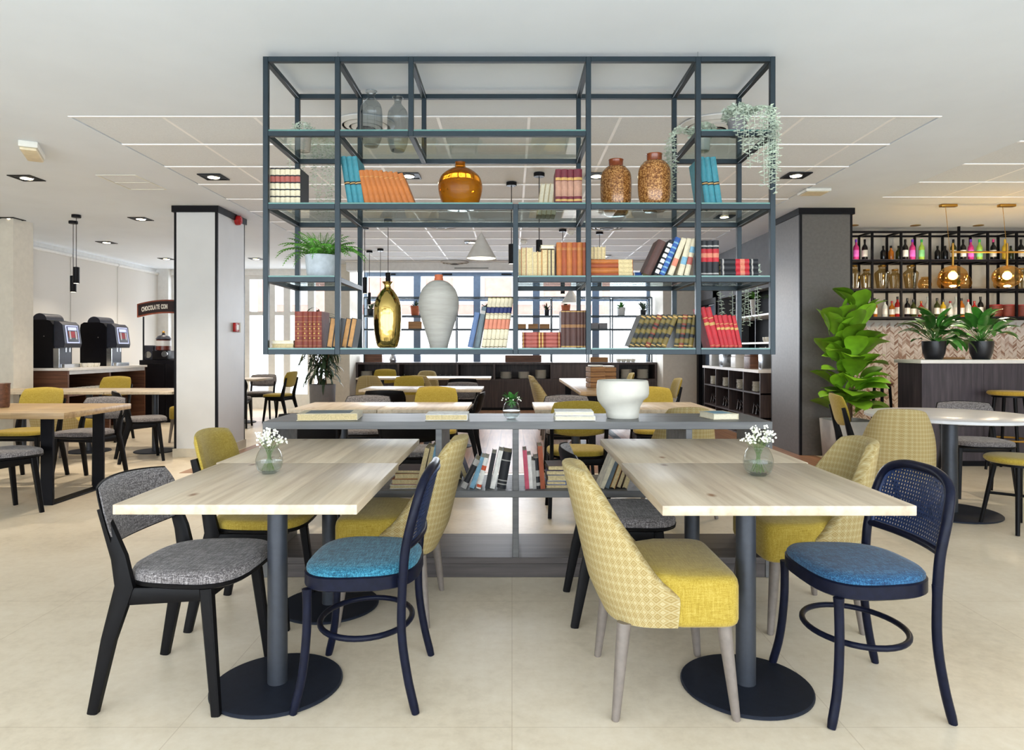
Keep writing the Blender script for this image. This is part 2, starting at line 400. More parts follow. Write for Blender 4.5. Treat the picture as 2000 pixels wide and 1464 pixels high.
# ------------------------------------------------------------------ the room
def bx(name, mat, *a, parent=None):
    o = MB().box(*a).build(name, mat, parent, smooth=False)
    return o if parent else struct(o)
bx('floor', 'floor_cream', -8.2, 8.2, -2.0, 15.4, -0.08, 0.0)
bx('floor_boards', 'floor_oak', -3.35, 3.55, 6.7, 14.25, 0.0, 0.003)
CF = (-3.15, 3.05, 4.73, 12.58)      # ceiling tile field
R2 = (4.03, 6.63, 4.0, 7.25)         # second field above the bar stools
ce = bx('ceiling', 'ceiling_white', -8.2, 8.2, -2.0, 15.4, CEIL + 0.03, CEIL + 0.12)
def soffit(x0, x1, y0, y1): bx('plaster_soffit', 'ceiling_white', x0, x1, y0, y1, CEIL, CEIL + 0.03, parent=ce)
soffit(-8.2, CF[0], -2.0, 15.4); soffit(CF[0], CF[1], -2.0, CF[2]); soffit(CF[0], CF[1], CF[3], 15.4)
soffit(CF[1], R2[0], -2.0, 15.4); soffit(R2[0], R2[1], -2.0, R2[2]); soffit(R2[0], R2[1], R2[3], 15.4); soffit(R2[1], 8.2, -2.0, 15.4)
def tiles(x0, x1, y0, y1, s):
    me = None
    nx = int(math.ceil((x1 - x0) / s - 0.05)); ny = int(math.ceil((y1 - y0) / s - 0.05))
    for i in range(nx):
        for j in range(ny):
            a, b2 = x0 + i * s, min(x0 + (i + 1) * s, x1); c_, d_ = y0 + j * s, min(y0 + (j + 1) * s, y1)
            MB().box(a + 0.011, b2 - 0.011, c_ + 0.011, d_ - 0.011, CEIL + 0.004, CEIL + 0.016).build('ceiling_tile', 'tile_white', ce, smooth=False)
    for i in range(1, nx): MB().box(x0 + i * s - 0.011, x0 + i * s + 0.011, y0, y1, CEIL + 0.003, CEIL + 0.03).build('ceiling_grid_bar', 'tbar_white', ce, smooth=False)
    for j in range(0, ny + 1):
        y = min(y0 + j * s, y1); MB().box(x0, x1, y - 0.011, y + 0.011, CEIL - 0.004, CEIL + 0.029).build('ceiling_grid_bar', 'tbar_white', ce, smooth=False)
tiles(*CF, 0.6545)
tiles(*R2, 0.65)
# side walls
bx('wall_left', 'wall_beige', -7.6, -7.35, -2.0, 10.1, 0, CEIL)
bx('trim_1', 'wall_white', -7.6, -7.35, 10.1, 13.75, 2.84, CEIL)
bx('trim_2', 'wall_beige', -7.6, -7.35, 10.1, 13.75, 0, 0.3)
bx('wall_right', 'wall_beige', 7.6, 7.8, -2.0, 15.4, 0, CEIL)
bx('wall_left_pier', 'wall_beige', -7.6, X(65, 8.75), 8.4, 8.75, 0, CEIL)
bx('wall_front_low', 'wall_beige', -8.2, 8.2, -2.0, -1.85, 0, 0.1)
bx('wall_front_high', 'wall_beige', -8.2, 8.2, -2.0, -1.85, 2.7, CEIL)
for i, x in enumerate((-7.4, -4.5, -1.5, 1.5, 4.5, 7.4)):
    bx('window_front_mullion', 'frame_bluegrey', x - 0.06, x + 0.06, -1.98, -1.86, 0.1, 2.7)
# rear wall pieces
bx('wall_rear_left_pier', 'wall_beige', -3.66, -3.17, 13.0, 14.1, 0, CEIL)
bx('wall_rear_right_pier', 'wall_beige', 2.95, 3.62, 13.0, 14.5, 0, CEIL)
bx('trim_rear_bulkhead', 'wall_white', -3.17, 2.95, 12.72, 13.0, 2.745, CEIL)
bx('trim_rear_grille', 'panel_grey', -1.1, -0.45, 12.712, 12.72, 2.785, 2.80)
bx('wall_rear_left', 'wall_white', -7.6, -7.1, 13.75, 14.1, 0, CEIL)
bx('trim_rear_left', 'wall_white', -7.1, -3.66, 13.85, 14.1, 2.78, CEIL)
bx('wall_rear_sill', 'wall_beige', -3.4, 3.0, 14.2, 14.4, 0, 0.9)
# right inner wall with doorway, behind the dark column
bx('wall_right_inner', 'wall_grey', 3.62, 3.80, 8.9, 12.0, 2.12, CEIL)
bx('wall_right_inner_back', 'wall_grey', 3.62, 4.15, 11.66, 11.75, 0, CEIL)
bx('wall_right_inner_far', 'wall_grey', 3.62, 3.80, 12.85, 14.5, 0, CEIL)
bx('wall_right_inner_head', 'wall_grey', 3.62, 3.80, 11.75, 12.85, 2.12, CEIL)
bx('wall_alcove_back', 'trim_black', 4.15, 4.3, 8.9, 15.4, 0, CEIL)
dr = struct(MB().box(3.72, 3.76, 11.8, 12.8, 0.01, 2.06).build('door_1', 'frame_bluegrey', smooth=False))
for a in ((3.585, 3.66, 11.72, 11.80, 0, 2.16), (3.585, 3.66, 12.80, 12.92, 0, 2.16), (3.585, 3.66, 11.80, 12.80, 2.06, 2.16)):
    MB().box(*a).build('door_frame', 'trim_black', dr, smooth=False)
MB().tube([(3.70, 11.9, 1.02), (3.66, 11.9, 1.02), (3.66, 12.02, 1.02)], 0.01, 8).build('door_handle', 'chrome', dr)
# bar rear wall
bx('wall_bar_rear', 'wall_beige', 3.9, 7.6, 9.5, 9.7, 0, CEIL)
# rear windows
wx = [-3.17, -2.03, -0.75, 0.52, 1.79, 2.95]
for i in range(5):
    a, c_ = wx[i], wx[i + 1]
    wn_ = MB(); t = 0.075
    wn_.box(a, a + t, 14.24, 14.34, 0.9, CEIL); wn_.box(c_ - t, c_, 14.24, 14.34, 0.9, CEIL)
    o = struct(wn_.build('window_%d' % (i + 1), 'frame_bluegrey', smooth=False))
    MB().box(a + t, c_ - t, 14.25, 14.33, 2.80, CEIL).build('window_head', 'frame_bluegrey', o, smooth=False)
    MB().box(a + t, c_ - t, 14.25, 14.33, 2.27, 2.37).build('window_transom', 'frame_bluegrey', o, smooth=False)
    MB().box(a + t, c_ - t, 14.25, 14.33, 0.9, 0.98).build('window_sill', 'frame_bluegrey', o, smooth=False)
    MB().box((a + c_) / 2 - 0.11, (a + c_) / 2 + 0.11, 14.22, 14.25, 2.83, 2.86).build('window_closer', 'trim_black', o, smooth=False)
    MB().box(a + t, c_ - t, 14.285, 14.293, 2.37, 2.80).build('pane', 'pane_glass', o, smooth=False)
    MB().box(a + t, c_ - t, 14.285, 14.293, 0.98, 2.27).build('pane', 'pane_glass', o, smooth=False)
# sheer rear-left windows
ex = [-7.1, -6.3, -5.55, -5.02, -4.7, -4.2, -3.66]
for i in range(6):
    a, c_ = ex[i], ex[i + 1]
    o = MB(); o.box(a, a + 0.07, 13.9, 14.0, 0, 2.78); o.box(c_ - 0.07, c_, 13.9, 14.0, 0, 2.78); o.box(a + 0.07, c_ - 0.07, 13.9, 14.0, 0, 0.3); o.box(a + 0.07, c_ - 0.07, 13.9, 14.0, 2.7, 2.78); o.box(a + 0.07, c_ - 0.07, 13.9, 14.0, 1.95, 2.03)
    o = struct(o.build('window_%d' % (i + 6), 'frame_white', smooth=False))
    MB().box(a + 0.07, c_ - 0.07, 13.94, 13.948, 0.3, 1.95).build('pane', 'pane_glass', o, smooth=False)
    MB().box(a + 0.07, c_ - 0.07, 13.94, 13.948, 2.03, 2.7).build('pane', 'pane_glass', o, smooth=False)
# left window wall: glass, then a roller blind in each bay
cloth_translucent('blind_cloth', (212, 209, 204))
by = [10.12, 11.05, 12.35, 13.75]
for i in range(3):
    a, c_ = by[i], by[i + 1]
    o = MB(); o.box(-7.52, -7.44, a, a + 0.06, 0.3, 2.84); o.box(-7.52, -7.44, c_ - 0.06, c_, 0.3, 2.84)
    o = struct(o.build('window_%d' % (i + 12), 'frame_white', smooth=False))
    MB().box(-7.485, -7.478, a + 0.06, c_ - 0.06, 0.3, 2.84).build('pane', 'pane_glass', o, smooth=False)
    bl = thing('roller_blind', ['pale roller blind lowered over the side window, beside the beige pier', 'pale roller blind lowered over the side window, middle of the three', 'pale roller blind lowered over the side window, nearest the far corner'][i], 'blind', (-7.33 + 0.006 * i, (a + c_) / 2, 0.35), group='roller blinds on the side window')
    hw = (c_ - a) / 2 + 0.004
    MB().box(-0.002, 0.002, -hw, hw, 0.02, 2.43).build('cloth', 'blind_cloth', bl, smooth=False)
    MB().tube([(0.0, -hw + 0.006, 2.455), (0.0, hw - 0.006, 2.455)], 0.032, 12).build('roller', 'frame_white', bl)
    MB().rbox(-0.012, 0.012, -hw + 0.006, hw - 0.006, 0.0, 0.03, 0.004).build('bottom_rail', 'frame_white', bl)
# house across the street seen over the transom
hb = thing('house', 'pale red brick building across the street beyond the rear windows', 'building', (-4, 34, 0))
MB().box(-9, 9, 0, 6, -1, 3.0).build('ground_storey', 'wall_white', hb, smooth=False)
plain('pale_brick', (188, 142, 130), 0.9, var=0.05, scale=3)
MB().box(-9, 9, 0, 6, 3.0, 9).build('wall', 'pale_brick', hb, smooth=False)
for zz in (2.6, 5.4):
    MB().box(-9.2, 9.2, -0.8, 0.0, zz, zz + 0.3).build('balcony_slab', 'wall_white', hb, smooth=False)
for i in range(6):
    f_ = MB().box(-8 + i * 3, -6.4 + i * 3, -0.05, 0.02, 3.5, 5.0).build('window', 'frame_white', hb, smooth=False)
    MB().box(-7.9 + i * 3, -6.5 + i * 3, -0.07, -0.05, 3.6, 4.9).build('pane', 'skyglass' if 'skyglass' in MATS else 'stone_white', f_, smooth=False)

# columns
def column(name, label, x0, x1, y0, y1, pm, plinth):
    t = thing(name, label, 'column', ((x0 + x1) / 2, (y0 + y1) / 2, 0)); hx, hy = (x1 - x0) / 2, (y1 - y0) / 2
    MB().box(-hx + 0.012, hx - 0.012, -hy + 0.012, hy - 0.012, 0, CEIL - 0.02).build('core', 'trim_black', t, smooth=False)
    e = 0.028; z1 = CEIL - 0.075
    for a in ((-hx + e, hx - e, -hy, -hy + 0.012), (-hx + e, hx - e, hy - 0.012, hy), (-hx, -hx + 0.012, -hy + e, hy - e), (hx - 0.012, hx, -hy + e, hy - e)):
        MB().box(*a, 0.0, z1).build('panel', pm, t, smooth=False)
    for sx_ in (-1, 1):
        for sy_ in (-1, 1):
            MB().box(sx_ * hx - sx_ * e if sx_ > 0 else -hx, hx if sx_ > 0 else -hx + e, hy - e if sy_ > 0 else -hy, hy if sy_ > 0 else -hy + e, 0, z1).build('corner_trim', 'trim_black', t, smooth=False)
    MB().box(-hx - 0.02, hx + 0.02, -hy - 0.02, hy + 0.02, z1, CEIL - 0.002).build('cap', 'trim_black', t, smooth=False)
    if plinth: MB().box(-hx - 0.012, hx + 0.012, -hy - 0.012, hy + 0.012, 0.001, 0.10).build('plinth', plinth, t, smooth=False)
    return t
column('clad_column', 'white panelled column with black corner trims and black cap', -3.90, -3.40, 7.68, 8.47, 'panel_white', 'plinth_beige')
column('clad_column', 'dark grey panelled column with black cap beside the tall fig plant', 3.372, 3.99, 7.80, 8.66, 'panel_grey', None)

# ------------------------------------------------------------------ chairs (each faces +X in its own frame)
def pad(W, H, k, sag, tilt, tf, tb, zc, xo, nu=14, nv=8, puff=5):
    """upholstered back: rounded panel bent round the sitter; tf / tb = thickness in front / behind the mid surface"""
    mb = MB(); fr = []; bk = []
    for i in range(nu + 1):
        for j in range(nv + 1):
            s_, t_ = -1 + 2 * i / nu, -1 + 2 * j / nv
            a = s_ * math.sqrt(1 - k * t_ * t_ / 2); b_ = t_ * math.sqrt(1 - k * s_ * s_ / 2)
            y, z = a * W / 2, b_ * H / 2
            x = xo + sag * (2 * y / W) ** 2 - tilt * z
            e = max(abs(s_), abs(t_)) ** puff; q = math.sqrt(max(0.0, 1 - e)) if e < 1 else 0
            fr.append((x + tf * (0.25 + 0.75 * q), y, zc + z)); bk.append((x - tb * (0.25 + 0.75 * q), y, zc + z))
    n = len(fr); f = []
    g = lambda i, j: i * (nv + 1) + j
    for i in range(nu):
        for j in range(nv):
            f.append((g(i, j), g(i + 1, j), g(i + 1, j + 1), g(i, j + 1))); f.append((n + g(i, j), n + g(i, j + 1), n + g(i + 1, j + 1), n + g(i + 1, j)))
    br_ = [g(i, 0) for i in range(nu)] + [g(nu, j) for j in range(nv)] + [g(i, nv) for i in range(nu, 0, -1)] + [g(0, j) for j in range(nv, 0, -1)]
    for q in range(len(br_)):
        a, b_ = br_[q], br_[(q + 1) % len(br_)]; f.append((a, n + a, n + b_, b_))
    return mb.add(fr + bk, f)
def seatfn(x, y): return x, y * (1.0 + 0.38 * (x + 0.0)) * (1 - 0.0)
def seat_rings(zs, ax=0.215, ay=0.225, cx=0.06, e=3.2, n=36):
    return [sup(n, ax * s_, ay * s_, e, cx, 0, z, seatfn) for z, s_ in zs]
def ply_chair(kind):
    fab = 'fabric_grey' if kind == 'grey' else 'fabric_yellow'
    t = thing('dining_chair', 'x', 'chair')
    for s_ in (-1, 1):
        MB().beam([(-0.215, s_ * 0.222, 0), (-0.165, s_ * 0.212, 0.25), (-0.115, s_ * 0.202, 0.43), (-0.135, s_ * 0.202, 0.53), (-0.195, s_ * 0.206, 0.70 if kind == 'grey' else 0.76)],
                  0.014, [0.017, 0.024, 0.033, 0.026, 0.013]).build('leg', 'black_wood', t)
        MB().beam([(0.215, s_ * 0.222, 0), (0.168, s_ * 0.195, 0.425)], [0.013, 0.018], [0.015, 0.021]).build('leg', 'black_wood', t)
        MB().beam([(-0.115, s_ * 0.200, 0.395), (0.168, s_ * 0.192, 0.405)], 0.011, [0.030, 0.022]).build('side_rail', 'black_wood', t)
    MB().rbox(0.155, 0.178, -0.185, 0.185, 0.385, 0.425, 0.004).build('front_rail', 'black_wood', t)
    MB().rbox(-0.125, -0.100, -0.195, 0.195, 0.375, 0.425, 0.004).build('back_rail', 'black_wood', t)
    MB().loft(seat_rings([(0.424, 0.93), (0.432, 0.99), (0.445, 1.0)])).build('seat_shell', 'black_wood', t)
    MB().loft(seat_rings([(0.446, 0.985), (0.466, 0.985), (0.478, 0.955), (0.484, 0.88), (0.486, 0.6), (0.485, 0.2)])).build('seat', fab, t, angle=70)
    if kind == 'grey':
        MB().loft([]) if False else None
        pad(0.475, 0.225, 0.42, 0.062, 0.28, 0.0, 0.016, 0.672, -0.232).build('back_shell', 'black_wood', t, angle=70)
        pad(0.462, 0.214, 0.42, 0.060, 0.28, 0.024, 0.0, 0.673, -0.230).build('backrest', fab, t, angle=70)
    else:
        pad(0.43, 0.27, 0.5, 0.045, 0.25, 0.022, 0.016, 0.735, -0.205).build('backrest', fab, t, angle=70)
    return Proto(t)
def tub_chair():
    t = thing('tub_chair', 'x', 'chair')
    mb = MB(); rings = []; uv = []
    nt_, pm_ = 40, math.radians(93)
    for i in range(nt_ + 1):
        ph = -pm_ + 2 * pm_ * i / nt_; ap = abs(ph)
        k45 = math.radians(38)
        if ap < k45: zt = 0.835 - 0.018 * (ap / k45) ** 2
        else: zt = 0.817 - 0.395 * ((ap - k45) / (pm_ - k45)) ** 1.15
        wt = max(0.0, math.cos(ph)) ** 0.6
        def pt(z, off):
            c, s_ = math.cos(ph), math.sin(ph); e = 2 / 2.9
            tuck = 1.0 if z > 0.43 else 1.0 - 0.16 * ((0.43 - z) / 0.12) ** 2
            a, b_ = (0.235 - off) * tuck, (0.252 - off) * (1 - 0.05 * (1 - tuck) / 0.16)
            x = -0.02 - a * math.copysign(abs(c) ** e, c); y = b_ * math.copysign(abs(s_) ** e, s_)
            y *= 1 - 0.16 * max(0.0, (z - 0.5) / 0.33) ** 1.5
            return (x - 0.115 * max(0.0, (z - 0.36) / 0.48) * wt, y, z)
        r = []; T = 0.05
        for j in range(11): z = 0.312 + (zt - 0.018 - 0.312) * j / 10; r.append(pt(z, 0.0)); uv.append((ph * 0.28, z))
        for j in range(1, 6): a = PI * j / 6; r.append(pt(zt - 0.018 + 0.018 * math.sin(a), T / 2 * (1 - math.cos(a)))); uv.append((ph * 0.28, zt + 0.03 * j / 6))
        zi = min(0.40, zt - 0.03)
        for j in range(8): z = zt - 0.018 + (zi - zt + 0.018) * j / 7; r.append(pt(z, T)); uv.append((ph * 0.28, z))
        rings.append(r)
    mb.loft(rings, True, False); mb.uv = uv
    # close the underside between outer and inner wall
    n = len(rings[0])
    for i in range(nt_): mb.f.append((i * n, i * n + n - 1, (i + 1) * n + n - 1, (i + 1) * n))
    mb.build('backrest', 'fabric_lozenge', t, angle=75)
    sm_ = lambda q: q * q * (3 - 2 * q)
    sf = lambda x, y: (x, y * (0.78 + 0.22 * sm_(min(1, max(0, (x + 0.085) / 0.07)))))
    MB().loft([sup(72, 0.2045 * q, 0.248 * q2, 9, 0.0205, 0, z, sf) for z, q, q2 in ((0.314, 0.95, 0.96), (0.322, 0.985, 0.985), (0.336, 1, 1), (0.446, 1, 1), (0.464, 0.985, 0.985), (0.476, 0.95, 0.955), (0.483, 0.86, 0.88), (0.487, 0.6, 0.6), (0.488, 0.2, 0.2))]).build('seat', 'fabric_yellow', t, angle=75)
    MB().rbox(-0.17, 0.18, -0.19, 0.19, 0.308, 0.326, 0.005).build('underframe', 'black_wood', t)
    for sx_, sy_ in ((1, 1), (1, -1), (-1, 1), (-1, -1)):
        MB().tube([(sx_ * 0.205, sy_ * 0.235, 0), (sx_ * 0.202, sy_ * 0.234, 0.012), (sx_ * 0.17, sy_ * 0.205, 0.318)], [0.0125, 0.0145, 0.025], 14).build('leg', 'taupe_wood', t)
    return Proto(t)
def spl(pts, n=8):
    """Catmull-Rom through the points"""
    P = [Vector(p) for p in pts]; P = [P[0] * 2 - P[1]] + P + [P[-1] * 2 - P[-2]]; out = []
    for i in range(1, len(P) - 2):
        for j in range(n):
            u = j / n; a, b_, c, d = P[i - 1], P[i], P[i + 1], P[i + 2]
            out.append(0.5 * ((2 * b_) + (c - a) * u + (2 * a - 5 * b_ + 4 * c - d) * u * u + (3 * b_ - a - 3 * c + d) * u ** 3))
    out.append(P[-2]); return out
def cane_chair():
    t = thing('cane_chair', 'x', 'chair')
    fn = lambda x, y: (x, y * (1 + 0.35 * x))
    outer = [sup(40, 0.205, 0.222, 3.0, 0, 0, z, fn) for z in (0.418, 0.422, 0.463, 0.467)]
    rg = [outer[0], outer[1], outer[2], outer[3]]
    MB().loft([sup(40, 0.20, 0.217, 3.0, 0, 0, 0.416, fn), sup(40, 0.206, 0.223, 3.0, 0, 0, 0.421, fn), sup(40, 0.206, 0.223, 3.0, 0, 0, 0.462, fn), sup(40, 0.20, 0.217, 3.0, 0, 0, 0.467, fn)]).build('seat_frame', 'navy_wood', t)
    MB().loft([sup(40, 0.203 * q, 0.220 * q, 3.0, 0, 0, z, fn) for z, q in ((0.466, 0.985), (0.477, 0.985), (0.488, 0.94), (0.495, 0.8), (0.499, 0.5), (0.5, 0.15))]).build('seat', 'fabric_blue', t, angle=75)
    for s_ in (-1, 1):
        MB().tube(spl([(0.205, s_ * 0.222, 0), (0.178, s_ * 0.21, 0.12), (0.165, s_ * 0.2, 0.27), (0.165, s_ * 0.195, 0.42)], 5), [0.0135] + [0.0155] * 14 + [0.018], 12).build('leg', 'navy_wood', t)
        MB().tube(spl([(-0.215, s_ * 0.218, 0), (-0.185, s_ * 0.214, 0.13), (-0.165, s_ * 0.21, 0.28), (-0.168, s_ * 0.207, 0.46)], 5), [0.0135] + [0.0155] * 14 + [0.017], 12).build('leg', 'navy_wood', t)
    back = [(-0.168, 0.207, 0.45), (-0.178, 0.207, 0.56), (-0.205, 0.204, 0.68), (-0.232, 0.178, 0.775), (-0.248, 0.10, 0.812), (-0.254, 0, 0.818)]
    loop = spl(back + [(x, -y, z) for x, y, z in reversed(back[:-1])], 6)
    MB().tube(loop, 0.0165, 12).build('back_loop', 'navy_wood', t)
    xs = lambda y, z: -0.165 - 0.30 * max(0, z - 0.5) ** 1.0 * 0.8 - 0.028 * (1 - (y / 0.2) ** 2)
    MB().tube([(xs(y, 0.565) + 0.0, y, 0.565) for y in [(-0.198 + 0.396 * i / 14) for i in range(15)]], 0.013, 10).build('lower_rail', 'navy_wood', t)
    # inner rattan frame and open weave
    def out(s_): return s_
    mb = MB(); nu, nv = 60, 50; W_, Z0, Z1 = 0.186, 0.578, 0.795
    idx = {}
    def inside(y, z):
        if z < Z0 or abs(y) > W_: return False
        if z > 0.715:
            q = (abs(y) / W_) ** 3 + ((z - 0.715) / (0.805 - 0.715)) ** 3
            return q < 1
        return True
    us = []; 
    pitch, wd = 0.0135, 0.0066
    def edges(a, b_):
        e = [a]; x = a
        while x < b_: e.append(x + wd); x += pitch; e.append(x)
        return e
    U = edges(-W_, W_); V = edges(Z0, 0.805)
    vid = lambda y, z, sd: idx.setdefault((round(y, 5), round(z, 5), sd), len(idx))
    pts = {}
    for i in range(len(U) - 1):
        for j in range(len(V) - 1):
            if i % 2 == 1 and j % 2 == 1: continue
            yc, zc = (U[i] + U[i + 1]) / 2, (V[j] + V[j + 1]) / 2
            if not inside(yc, zc): continue
            for sd in (0, 1):
                q = []
                for y, z in ((U[i], V[j]), (U[i + 1], V[j]), (U[i + 1], V[j + 1]), (U[i], V[j + 1])):
                    k = vid(y, z, sd); pts[k] = (xs(y, z) + (0.0015 if sd else -0.0015), y, z); q.append(k)
                mb.f.append(tuple(q) if sd else tuple(reversed(q)))
    mb.v = [pts[k] for k in range(len(idx))]
    mb.build('cane_weave', 'cane_navy', t, smooth=False)
    fr = [(0.188, 0.572), (0.19, 0.66), (0.180, 0.74), (0.14, 0.79), (0.07, 0.800), (0, 0.802)]
    fr = fr + [(-y, z) for y, z in reversed(fr[:-1])]
    MB().tube(spl([(xs(y, z), y, z) for y, z in fr], 5), 0.008, 8).build('cane_binding', 'cane_navy', t)
    MB().tube([(0.0 + 0.168 * math.cos(2 * PI * i / 40), 0.193 * math.sin(2 * PI * i / 40), 0.245) for i in range(40)], 0.0105, 10, True).build('stretcher_hoop', 'navy_wood', t)
    return Proto(t)
GREY = ply_chair('grey'); YEL = ply_chair('yellow'); TUB = tub_chair(); CANE = cane_chair()
R_, L_, AW, TO = 0.0, PI, PI / 2, -PI / 2      # facing right, left, away, to the camera
D = math.radians
GREY.place((-1.215, 2.50, 0), D(-2), 'grey tweed chair with black legs at the near left table, fully in view')
YEL.place((-1.225, 3.17, 0), D(2), 'yellow chair with rounded back and black legs behind the near grey tweed chair')
TUB.place((-0.575, 3.22, 0), D(178), 'yellow tub chair with patterned back behind the bright blue cane chair')
CANE.place((-0.545, 2.50, 0), D(180), 'bright blue seated cane chair tucked under the near left table')
GREY.place((0.495, 3.21, 0), D(0), 'grey tweed chair half hidden behind the large patterned tub chair')
TUB.place((0.552, 2.475, 0), D(0), 'yellow tub chair with patterned back at the near right table, fully in view')
TUB.place((1.335, 3.15, 0), D(180), 'patterned tub chair at the far end of the near right table')
o = CANE.place((1.245, 2.425, 0), D(183), 'navy cane chair with dark blue seat at the right edge of the near right table')
for ch in o.children:
    if ch.name.startswith('seat') and not ch.name.startswith('seat_'): ch.data = ch.data.copy(); ch.data.materials[0] = MATS['fabric_deep_blue']
# around the round table
TUB.place((2.83, 4.93, 0), D(68), 'tall patterned tub chair turned away towards the round white table')
YEL.place((2.98, 5.68, 0), D(-12), 'yellow backed chair seen edge on beside the grey planter')
GREY.place((3.98, 5.72, 0), D(-100), 'grey tweed chair on the far side of the round white table')
# left dining group
YEL.place((-4.64, 6.40, 0), D(-90), 'yellow chair facing the camera behind the rough oak table')
TUB.place((-4.98, 7.38, 0), D(80), 'patterned tub chair between the oak table and the long pale table')
GREY.place((-4.02, 6.34, 0), D(-98), 'grey tweed chair at the corner of the rough oak table')
GREY.place((-4.20, 7.50, 0), D(35), 'black backed chair turned towards the white column')
GREY.place((-3.90, 5.03, 0), D(58), 'grey seated chair cut by the left edge of the picture')
YEL.place((-5.52, 9.10, 0), D(-90), 'yellow chair on the far side of the long pale table near the coffee counter')
TUB.place((-6.05, 7.35, 0), D(90), 'tan tub chair at the left end of the long pale table')
TUB.place((-4.32, 9.05, 0), D(-90), 'tan tub chair beside the white column across the long pale table')
# middle-left group behind the bookcase
GREY.place((-1.50, 5.10, 0), D(90), 'black backed chair behind the bookcase at its left end')
GREY.place((-0.76, 5.10, 0), D(90), 'black backed chair behind the bookcase near its left divider')
GREY.place((-1.45, 6.52, 0), D(-90), 'pale grey chair behind the wooden tables, under the left rack bay')
YEL.place((-0.76, 6.52, 0), D(-90), 'yellow chair directly behind the middle-left tables')
GREY.place((-1.45, 7.78, 0), D(90), 'black backed chair next to the yellow chair in the middle-left group')
TUB.place((-0.90, 7.80, 0), D(90), 'tan tub chair peeking out behind the middle-left yellow chair')
GREY.place((-0.56, 7.22, 0), D(178), 'dark chair seen edge on at the right end of the middle-left group')
YEL.place((-1.45, 9.22, 0), D(-90), 'yellow chair behind the second row of middle-left tables')
GREY.place((-0.70, 9.22, 0), D(-90), 'pale grey chair behind the second row of middle-left tables')
TUB.place((-1.50, 10.85, 0), D(90), 'tan tub chair behind the second-row yellow chair')
TUB.place((-2.25, 10.75, 0), D(90), 'tan tub chair at the left end of the third row of tables')
GREY.place((-0.78, 10.75, 0), D(90), 'black backed chair at the right end of the third row of tables')
YEL.place((-2.40, 12.42, 0), D(-90), 'yellow chair against the dark sideboard, farthest row')
TUB.place((-1.62, 12.42, 0), D(-90), 'tan tub chair against the dark sideboard, farthest row')
# middle-right group
YEL.place((0.50, 5.12, 0), D(90), 'yellow chair behind the bookcase with its back to it')
TUB.place((1.27, 5.10, 0), D(90), 'patterned tub chair behind the bookcase, beside the small book')
GREY.place((0.55, 6.52, 0), D(-90), 'pale pinkish grey chair behind the middle-right tables')
YEL.place((1.40, 6.52, 0), D(-90), 'yellow chair behind the white bowl at the middle-right tables')
TUB.place((0.62, 8.25, 0), D(0), 'tan tub chair on the left side of the long table with crates, nearest')
TUB.place((0.62, 9.35, 0), D(0), 'tan tub chair on the left side of the long table with crates, middle')
TUB.place((0.62, 10.5, 0), D(0), 'tan tub chair on the left side of the long table with crates, farthest')
YEL.place((1.98, 8.75, 0), D(180), 'yellow chair on the right side of the long table with crates')
YEL.place((1.72, 10.7, 0), D(180), 'yellow chair at the far right corner of the long table with crates')
# by the sheer windows
YEL.place((-3.95, 11.4, 0), D(172), 'yellow seated chair facing left beside the tall potted palm')
GREY.place((-4.55, 12.05, 0), D(-85), 'brown grey chair in front of the sheer windows')
GREY.place((-4.42, 10.6, 0), D(100), 'dark chair peeking out from behind the white column')

# ------------------------------------------------------------------ tables
def cafe_table(x0, x1, y0, y1, z, label, group=None, wood_='table_wood', th=0.032):
    cx_, cy_ = (x0 + x1) / 2, (y0 + y1) / 2
    t = thing('cafe_table', label, 'table', (cx_, cy_, 0), group=group); hx, hy = (x1 - x0) / 2, (y1 - y0) / 2
    MB().rbox(-hx, hx, -hy, hy, z - th, z, 0.003, 2).build('tabletop', wood_, t)
    MB().rbox(-0.2, 0.2, -0.2, 0.2, z - th - 0.006, z - th, 0.002, 1).build('mounting_plate', 'table_steel', t)
    MB().lathe([(0.036, 0.012), (0.036, z - th - 0.006)], 28).build('column', 'table_steel', t)
    MB().lathe([(0.233, 0), (0.236, 0.002), (0.236, 0.009), (0.232, 0.0125), (0.05, 0.0125)], 56).build('base_plate', 'plate_steel', t)
    return t
cafe_table(-1.258, -0.488, 2.095, 2.862, 0.76, 'near left table of pale wood with a flower vase on it')
cafe_table(-1.275, -0.505, 2.866, 3.63, 0.76, 'pale wooden table behind the near left table, touching the bookcase')
cafe_table(0.470, 1.266, 2.080, 2.862, 0.76, 'near right table of pale wood with a flower vase on it')
cafe_table(0.480, 1.276, 2.866, 3.63, 0.76, 'pale wooden table behind the near right table, touching the bookcase')
cafe_table(-1.85, -1.115, 5.48, 6.25, 0.75, 'pale table just behind the bookcase, leftmost')
cafe_table(-1.11, -0.375, 5.48, 6.25, 0.75, 'pale table just behind the bookcase, second from the left')
cafe_table(0.19, 0.93, 5.48, 6.25, 0.75, 'pale table just behind the bookcase, third from the left')
cafe_table(0.935, 1.68, 5.48, 6.25, 0.75, 'pale table just behind the bookcase, rightmost')
cafe_table(-1.88, -1.13, 8.15, 8.92, 0.75, 'left table of the second middle row')
cafe_table(-1.125, -0.375, 8.15, 8.92, 0.75, 'right table of the second middle row')
for i in range(3): cafe_table(-2.68 + 0.77 * i, -1.915 + 0.77 * i, 11.4, 12.15, 0.75, ['left', 'middle', 'right'][i] + ' table of the farthest row before the dark sideboard')
cafe_table(-4.75, -3.96, 7.75, 8.5, 0.75, 'long pale table part beside the white column')
cafe_table(-5.56, -4.76, 7.75, 8.5, 0.75, 'long pale table part in front of the coffee counter')
cafe_table(-6.37, -5.57, 7.75, 8.5, 0.75, 'long pale table part nearest the beige pier')
cafe_table(-5.0, -4.2, 10.95, 11.7, 0.75, 'pale table by the sheer windows behind the white column')
